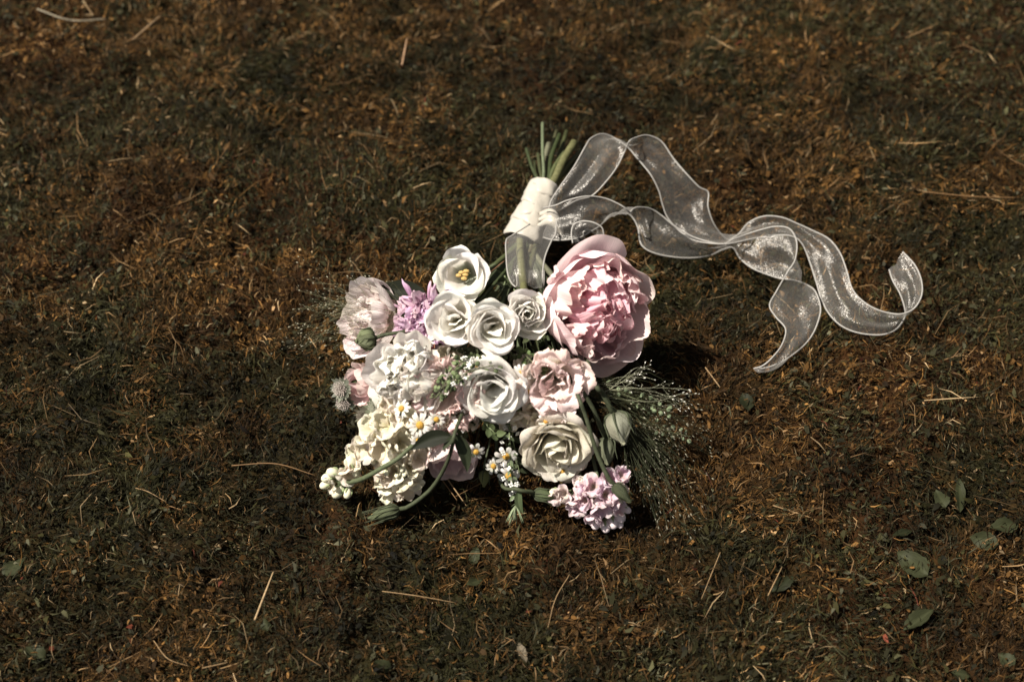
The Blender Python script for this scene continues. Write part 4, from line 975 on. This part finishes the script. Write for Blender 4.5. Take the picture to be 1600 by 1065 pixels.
# ---------------------------------------------------------------- the wrapped handle and the ribbons
def build_handle():
    A = at(850, 293, .064); B = at(817, 372, .052)
    root = thing('bouquet_handle', 'bouquet handle wrapped in creamy white satin ribbon', 'ribbon wrap', B)
    d = nrm(A - B); L = np.linalg.norm(A - B)
    x = nrm(np.cross(d, FWD)); y = np.cross(d, x)
    r = np.random.default_rng(121)
    nb = 5
    for k in range(nb):
        # each turn of the ribbon: a slightly flared sleeve, its lower hem standing proud of the turn below
        t0 = k / nb - 0.03; t1 = (k + 1) / nb + 0.14
        r0 = np.interp(k, [0, 4], [pxs(29, B), pxs(24, A)])
        na, nv = 40, 8
        V = []
        tl = [0.30, 0.22, 0.32, 0.18, 0.10][k]; ph = [0.6, 0.2, 0.9, 0.4, 0.8][k]
        for i in range(nv):
            f = i / (nv - 1)
            for j in range(na):
                a = 2 * math.pi * j / na
                rr = r0 * (1.07 - 0.15 * f) * (1 + .05 * math.sin(3 * a + k * 1.7 + 2 * f) + .022 * math.sin(8 * a + k * 2 + 7 * f) + .012 * math.sin(15 * a - 9 * f + k)) * (1.0 - .05 * (f < .1))
                t = t0 + (t1 - t0) * f + tl * .42 * math.cos(a + ph * 3) * (1 - .3 * f)
                V.append(B + d * L * min(max(t, -.10), 1.04) + rr * (x * math.cos(a) + y * math.sin(a)))
        F = [[i * na + j, i * na + (j + 1) % na, (i + 1) * na + (j + 1) % na, (i + 1) * na + j] for i in range(nv - 1) for j in range(na)]
        o = wpart('wrap_turn', V, F, M_satin, root, cols=np.tile((.37, .345, .30), (len(V), 1)))
        so_ = o.modifiers.new('thickness', 'SOLIDIFY'); so_.thickness = .0006
    # knot of ribbon at the right side, where the sheer tails start
    m = MB(); K = at(862, 345, .072)
    for q in range(3):
        m.tube([K + np.array([-.016, .012 - q * .008, -.004]), K + np.array([0, .004 - q * .006, .008]), K + np.array([.012, -.010 - q * .004, -.004])], [.002, .0055, .002], c=(.37, .345, .30), ns=10, n=14)
    m.build('knot', M_satin, root)
build_handle()

def ribbon(label, secs, seed, nn=150, nw=13, width=.046, origin=None, bow=.10, group='sheer ribbon tails'):
    """secs: (edge A px,py), (edge B px,py), centre height, lean: a 46 mm sheer ribbon with two wired edges"""
    A, B = [], []
    for (ax, ay, bx, by, z, lean) in secs:
        pc = at((ax + bx) / 2, (ay + by) / 2, z)
        wv = pxs(math.hypot(ax - bx, ay - by), pc)
        d = math.sqrt(max(0, (width * .97) ** 2 - wv * wv)) * lean
        D = depth_of(pc)
        A.append(CAM + ray(ax, ay) * (D - d / 2)); B.append(CAM + ray(bx, by) * (D + d / 2))
    A = np.array(A); B = np.array(B)
    A[:, 2] = np.maximum(A[:, 2], .012); B[:, 2] = np.maximum(B[:, 2], .012)
    A = catmull(A, nn); B = catmull(B, nn)
    root = thing('sheer_ribbon', label, 'ribbon', A[0], group)
    r = np.random.default_rng(seed)
    W = np.linspace(0, 1, nw)
    C = (A + B) / 2; T = np.gradient(C, axis=0); T /= np.linalg.norm(T, axis=1)[:, None] + 1e-9
    S = B - A; Nn = np.cross(T, S); Nn /= np.linalg.norm(Nn, axis=1)[:, None] + 1e-9
    for i in range(1, nn):
        if np.dot(Nn[i], Nn[i - 1]) < 0: Nn[i] *= -1
    for _ in range(4): Nn[1:-1] = (Nn[:-2] + Nn[1:-1] * 2 + Nn[2:]) / 4
    tt = np.arange(nn)
    X = A[:, None] * (1 - W)[None, :, None] + B[:, None] * W[None, :, None]
    prof = bow * width * np.sin(np.pi * W)[None, :] * (0.7 * np.sin(tt * .09 + r.random() * 6) + .3)[:, None]
    prof = prof + .0030 * np.sin(tt[:, None] * .11 + W[None, :] * 7 + r.random() * 6) * np.sin(np.pi * W)[None, :] + .0016 * np.sin(tt[:, None] * .17 - W[None, :] * 13 + r.random() * 6) * np.sin(np.pi * W)[None, :]
    X = X + Nn[:, None, :] * prof[..., None]
    V = X.reshape(-1, 3)
    I = np.arange(nn * nw).reshape(nn, nw)
    F = np.stack([I[:-1, :-1], I[:-1, 1:], I[1:, 1:], I[1:, :-1]], -1).reshape(-1, 4)
    G = np.stack(np.broadcast_arrays(tt[:, None] / 12.0, W[None, :]), -1).reshape(-1, 2)
    wpart('sheer_band', V, F, M_organza, root, uv=G)
    for E in (A, B):
        m = MB(); m.tube(E, .00095, c=(.26, .25, .235), ns=6); m.build('wired_edge', M_wire, root)
    for k in (0,):
        pass
    return root

def cp(x, y): return (860 + x / 2.598, 190 + y / 2.598)
def S(ax, ay, bx, by, z, lean): return (*cp(ax, ay), *cp(bx, by), z, lean)
def build_ribbons():
    ribbon('sheer white ribbon tail arching highest, then running to the curled end at the far right', [
        S(-10, 400, 60, 345, .075, .3), S(0, 330, 110, 318, .080, .2), S(35, 270, 170, 300, .088, .0), S(95, 185, 225, 245, .096, -.3), S(140, 105, 270, 185, .102, -.5),
        S(165, 68, 300, 125, .104, -.7), S(212, 50, 312, 100, .105, -.9), S(262, 68, 322, 78, .105, -1), S(315, 105, 345, 66, .102, -.6), S(345, 140, 392, 56, .098, -.1), S(375, 175, 450, 80, .092, .2),
        S(410, 220, 500, 150, .084, .3), S(440, 280, 560, 220, .074, .1), S(455, 335, 605, 266, .064, 0), S(475, 388, 641, 287, .056, 0), S(520, 440, 640, 345, .048, .1),
        S(580, 480, 662, 412, .042, .5), S(650, 494, 695, 458, .038, .8), S(712, 496, 722, 480, .036, 1), S(748, 492, 745, 470, .036, .9), S(800, 480, 768, 452, .038, .6), S(855, 470, 808, 408, .042, .3),
        S(910, 462, 870, 384, .046, 0), S(965, 462, 940, 389, .048, 0), S(1008, 480, 1000, 413, .046, .0), S(1036, 525, 1060, 440, .042, 0), S(1060, 590, 1130, 476, .038, 0),
        S(1082, 660, 1175, 532, .034, 0), S(1100, 720, 1202, 602, .030, 0), S(1130, 778, 1226, 680, .028, 0), S(1180, 828, 1270, 730, .027, 0), S(1250, 857, 1330, 764, .027, 0), S(1340, 865, 1395, 780, .028, 0),
        S(1400, 845, 1440, 777, .034, -.4), S(1435, 800, 1482, 752, .042, -.7), S(1440, 765, 1508, 700, .048, -.5), S(1420, 700, 1505, 640, .052, -.2), S(1390, 645, 1478, 580, .054, 0), S(1375, 600, 1430, 528, .054, 0)], 131, nn=240)
    ribbon('sheer white ribbon tail lying lower, ending in the pointed tip on the lawn', [
        S(-30, 350, -30, 470, .080, .0), S(20, 340, 10, 480, .088, 0), S(75, 318, 60, 480, .092, .0), S(150, 303, 120, 470, .094, 0), S(220, 311, 175, 440, .092, .0), S(272, 332, 205, 420, .088, .3), S(305, 352, 218, 405, .080, .8), S(322, 368, 250, 375, .072, 1),
        S(335, 356, 300, 372, .068, 1), S(360, 348, 330, 385, .062, .8), S(405, 353, 355, 430, .056, .4), S(450, 380, 370, 500, .050, .0), S(510, 428, 430, 536, .044, 0), S(580, 468, 540, 553, .038, .2), S(645, 488, 640, 545, .034, .6), S(700, 496, 700, 518, .030, .9),
        S(738, 480, 742, 512, .030, .8), S(790, 459, 770, 555, .033, .2), S(850, 440, 820, 595, .038, 0), S(915, 426, 880, 620, .042, 0), S(972, 436, 930, 636, .044, 0), S(1000, 490, 965, 640, .044, .2),
        S(993, 560, 1005, 648, .040, .6), S(962, 612, 1045, 664, .036, .6), S(918, 688, 1076, 690, .032, .2), S(890, 745, 1096, 750, .030, 0), S(915, 792, 1090, 800, .028, 0), S(955, 842, 1063, 865, .026, .1),
        S(940, 905, 1018, 918, .024, .2), S(900, 958, 950, 968, .021, .3), S(862, 990, 885, 996, .018, .2), S(825, 1002, 830, 1004, .015, 0)], 132, nn=230)
    ribbon('short sheer ribbon loop hanging from the handle beside the pink peony', [
        (828, 350, 870, 345, .085, .2), (800, 368, 868, 366, .088, .1), (791, 376, 862, 376, .090, 0), (791, 400, 852, 400, .092, 0), (793, 425, 848, 425, .094, 0), (798, 440, 848, 440, .092, .3), (806, 448, 848, 449, .086, .8), (808, 442, 850, 440, .078, .9), (806, 425, 850, 422, .07, .4)], 133, nn=60)
    ribbon('small sheer ribbon loop peeking over the top of the pink peony', [
        (895, 380, 915, 375, .082, .5), (893, 365, 912, 368, .088, .3), (896, 352, 912, 362, .092, .2), (908, 346, 918, 360, .094, .3), (925, 347, 924, 362, .094, .4), (940, 355, 930, 366, .09, .5), (944, 368, 930, 374, .084, .5)], 134, nn=50)
build_ribbons()

# ---------------------------------------------------------------- single straws and broad leaves on the lawn
def straw(label, a, b, rad, c, sag=0.0, mid=None):
    P = [at(*a)] + ([at(*mid)] if mid else []) + [at(*b)]
    for p in P: p[2] = max(p[2], ground_h(p[0], p[1]) + .010)
    m = MB(); m.tube(P, [rad * .8, rad * .85, rad * .5], c=c, ns=6, n=14)
    o = mesh_obj('dry_straw', np.vstack(m.v), m.f, M_straw, cols=np.vstack(m.c), loc=P[0])
    tag(o, label, 'straw', 'single dry straws on the lawn')
TAN = (.20, .13, .065); TN2 = (.14, .08, .035)
def build_litter():
    straw('thick tan straw standing out at the lower left of the lawn', (398, 968, .014), (427, 893, .016), .0013, (.30, .21, .115))
    straw('tan straw pointing down at the edge of the peony shadow', (1101, 577, .016), (1134, 621, .014), .0010, TAN)
    straw('pale straw lying flat below the fountain grass at the lower right', (1207, 792, .014), (1266, 811, .014), .0008, TAN)
    straw('curved pale grass straw in front of the spiky bud', (597, 923, .014), (712, 941, .014), .0006, TAN, mid=(650, 930, .018))
    straw('long thin straw running up toward the daisies from below', (776, 742, .014), (712, 775, .014), .0006, TN2)
    straw('short reddish straw leaning under the mauve peony', (697, 745, .018), (729, 790, .014), .0009, TAN)
    straw('tan straw beside it under the mauve peony', (690, 748, .016), (714, 781, .014), .0007, TN2)
    straw('horizontal straw left of the cream stock tip', (362, 727, .014), (492, 742, .014), .0008, TN2, mid=(430, 724, .016))
    straw('thin upright straw at the lower right of centre', (1124, 868, .014), (1096, 935, .014), .0006, TAN)
    straw('long pale stalk crossing the lower right of centre', (890, 897, .016), (856, 980, .014), .0006, TAN, mid=(868, 935, .016))
    straw('straw end sticking up in the upper middle of the lawn', (628, 102, .014), (636, 60, .020), .0010, (.40, .25, .15))
    straw('blurred pale twig at the top left', (60, 20, .014), (165, 30, .016), .0014, (.20, .17, .12), mid=(110, 32, .018))
    straw('blurred tan twig right of the pale twig at the top left', (208, 64, .014), (250, 25, .020), .0013, (.24, .16, .09))
    straw('dry stalk under the small ribbon curl at the far right', (1440, 305, .014), (1590, 309, .014), .0010, TN2, mid=(1520, 307, .018))
    straw('bent straw at the bottom left', (240, 1000, .014), (295, 1040, .014), .0006, TAN, mid=(262, 1028, .018))
    straw('horizontal straw at the bottom left near the thick tan one', (316, 1043, .014), (356, 1034, .014), .0007, TAN)
    straw('arched straw left of the bouquet', (212, 762, .014), (262, 788, .014), .0006, TAN, mid=(232, 768, .020))
    straw('reddish straw by the cream stock cluster', (575, 760, .016), (620, 788, .014), .0008, (.30, .13, .06))
    straw('pale straw at the lower right corner region', (1200, 930, .014), (1222, 885, .016), .0008, TAN)
    G2 = 'broad weed leaves in the lawn'
    def gleaf(label, a, b, w_, c, **k):
        leaf(label, 'weed_leaf', 'leaf', (*a, .007 + float(ground_h(*at(a[0], a[1], .01)[:2]))), (*b, .009 + float(ground_h(*at(b[0], b[1], .01)[:2]))), w_, c, G2, up=(random.uniform(-.4, .4), random.uniform(-.4, .4), 1), **{**dict(serr=.10, wav=.22), **k})
    GG = (.026, .029, .014); GD = (.013, .015, .007)
    gleaf('largest round grey green weed leaf at the lower right', (1450, 897), (1402, 862), 21, GG, fold=.12, shape=.9, serr=.06)
    gleaf('curled weed leaf with a dark fold below the round one', (1412, 985), (1460, 950), 12, GG, fold=.6)
    gleaf('upright narrow weed leaf at the right edge of the lawn', (1500, 800), (1499, 745), 9, GG, fold=.3)
    gleaf('weed leaf behind the upright one at the lower right', (1478, 792), (1462, 765), 12, GG, fold=.2)
    gleaf('wide weed leaf near the right border', (1590, 818), (1545, 825), 13, GG, fold=.2)
    gleaf('grey weed leaf left of the wide one', (1560, 850), (1515, 838), 15, GG, fold=.2, serr=.05)
    gleaf('dark weed leaf above the round one', (1425, 828), (1392, 838), 7, GD)
    gleaf('dark narrow weed leaf beside the curled one', (1240, 900), (1205, 925), 10, GD)
    gleaf('weed leaf right of the fountain grass', (1172, 640), (1160, 614), 12, GD)
    gleaf('small bright weed leaf in front of the bouquet', (752, 905), (728, 914), 8, GG)
    gleaf('weed leaf pair member upright in front of the bouquet', (738, 882), (746, 852), 9, GG, fold=.3)
    gleaf('long narrow weed leaf lying at the bottom middle', (822, 1035), (808, 1000), 7, (.12, .10, .07), fold=.3)
    gleaf('rounded weed leaf at the bottom left of centre', (612, 1045), (585, 1032), 9, GG)
    gleaf('grey weed leaf at the left border', (5, 900), (40, 870), 15, GG, fold=.2)
    gleaf('grey green weed leaf at the lower left corner', (70, 1030), (40, 1010), 14, GG, fold=.2)
    gleaf('triangular weed leaf near the bottom left', (418, 985), (412, 965), 8, GG)
    gleaf('dim weed leaf pair right of the pink peony, upper leaf', (1000, 430), (1024, 415), 9, GG)
    gleaf('dim weed leaf pair right of the pink peony, lower leaf', (1002, 436), (1032, 428), 7, GG)
    gleaf('weed leaf at the bottom right corner', (1585, 1040), (1560, 1020), 12, GG)
    gleaf('flat weed leaf along the bottom edge at the right', (1515, 1055), (1485, 1050), 8, GG)
build_litter()
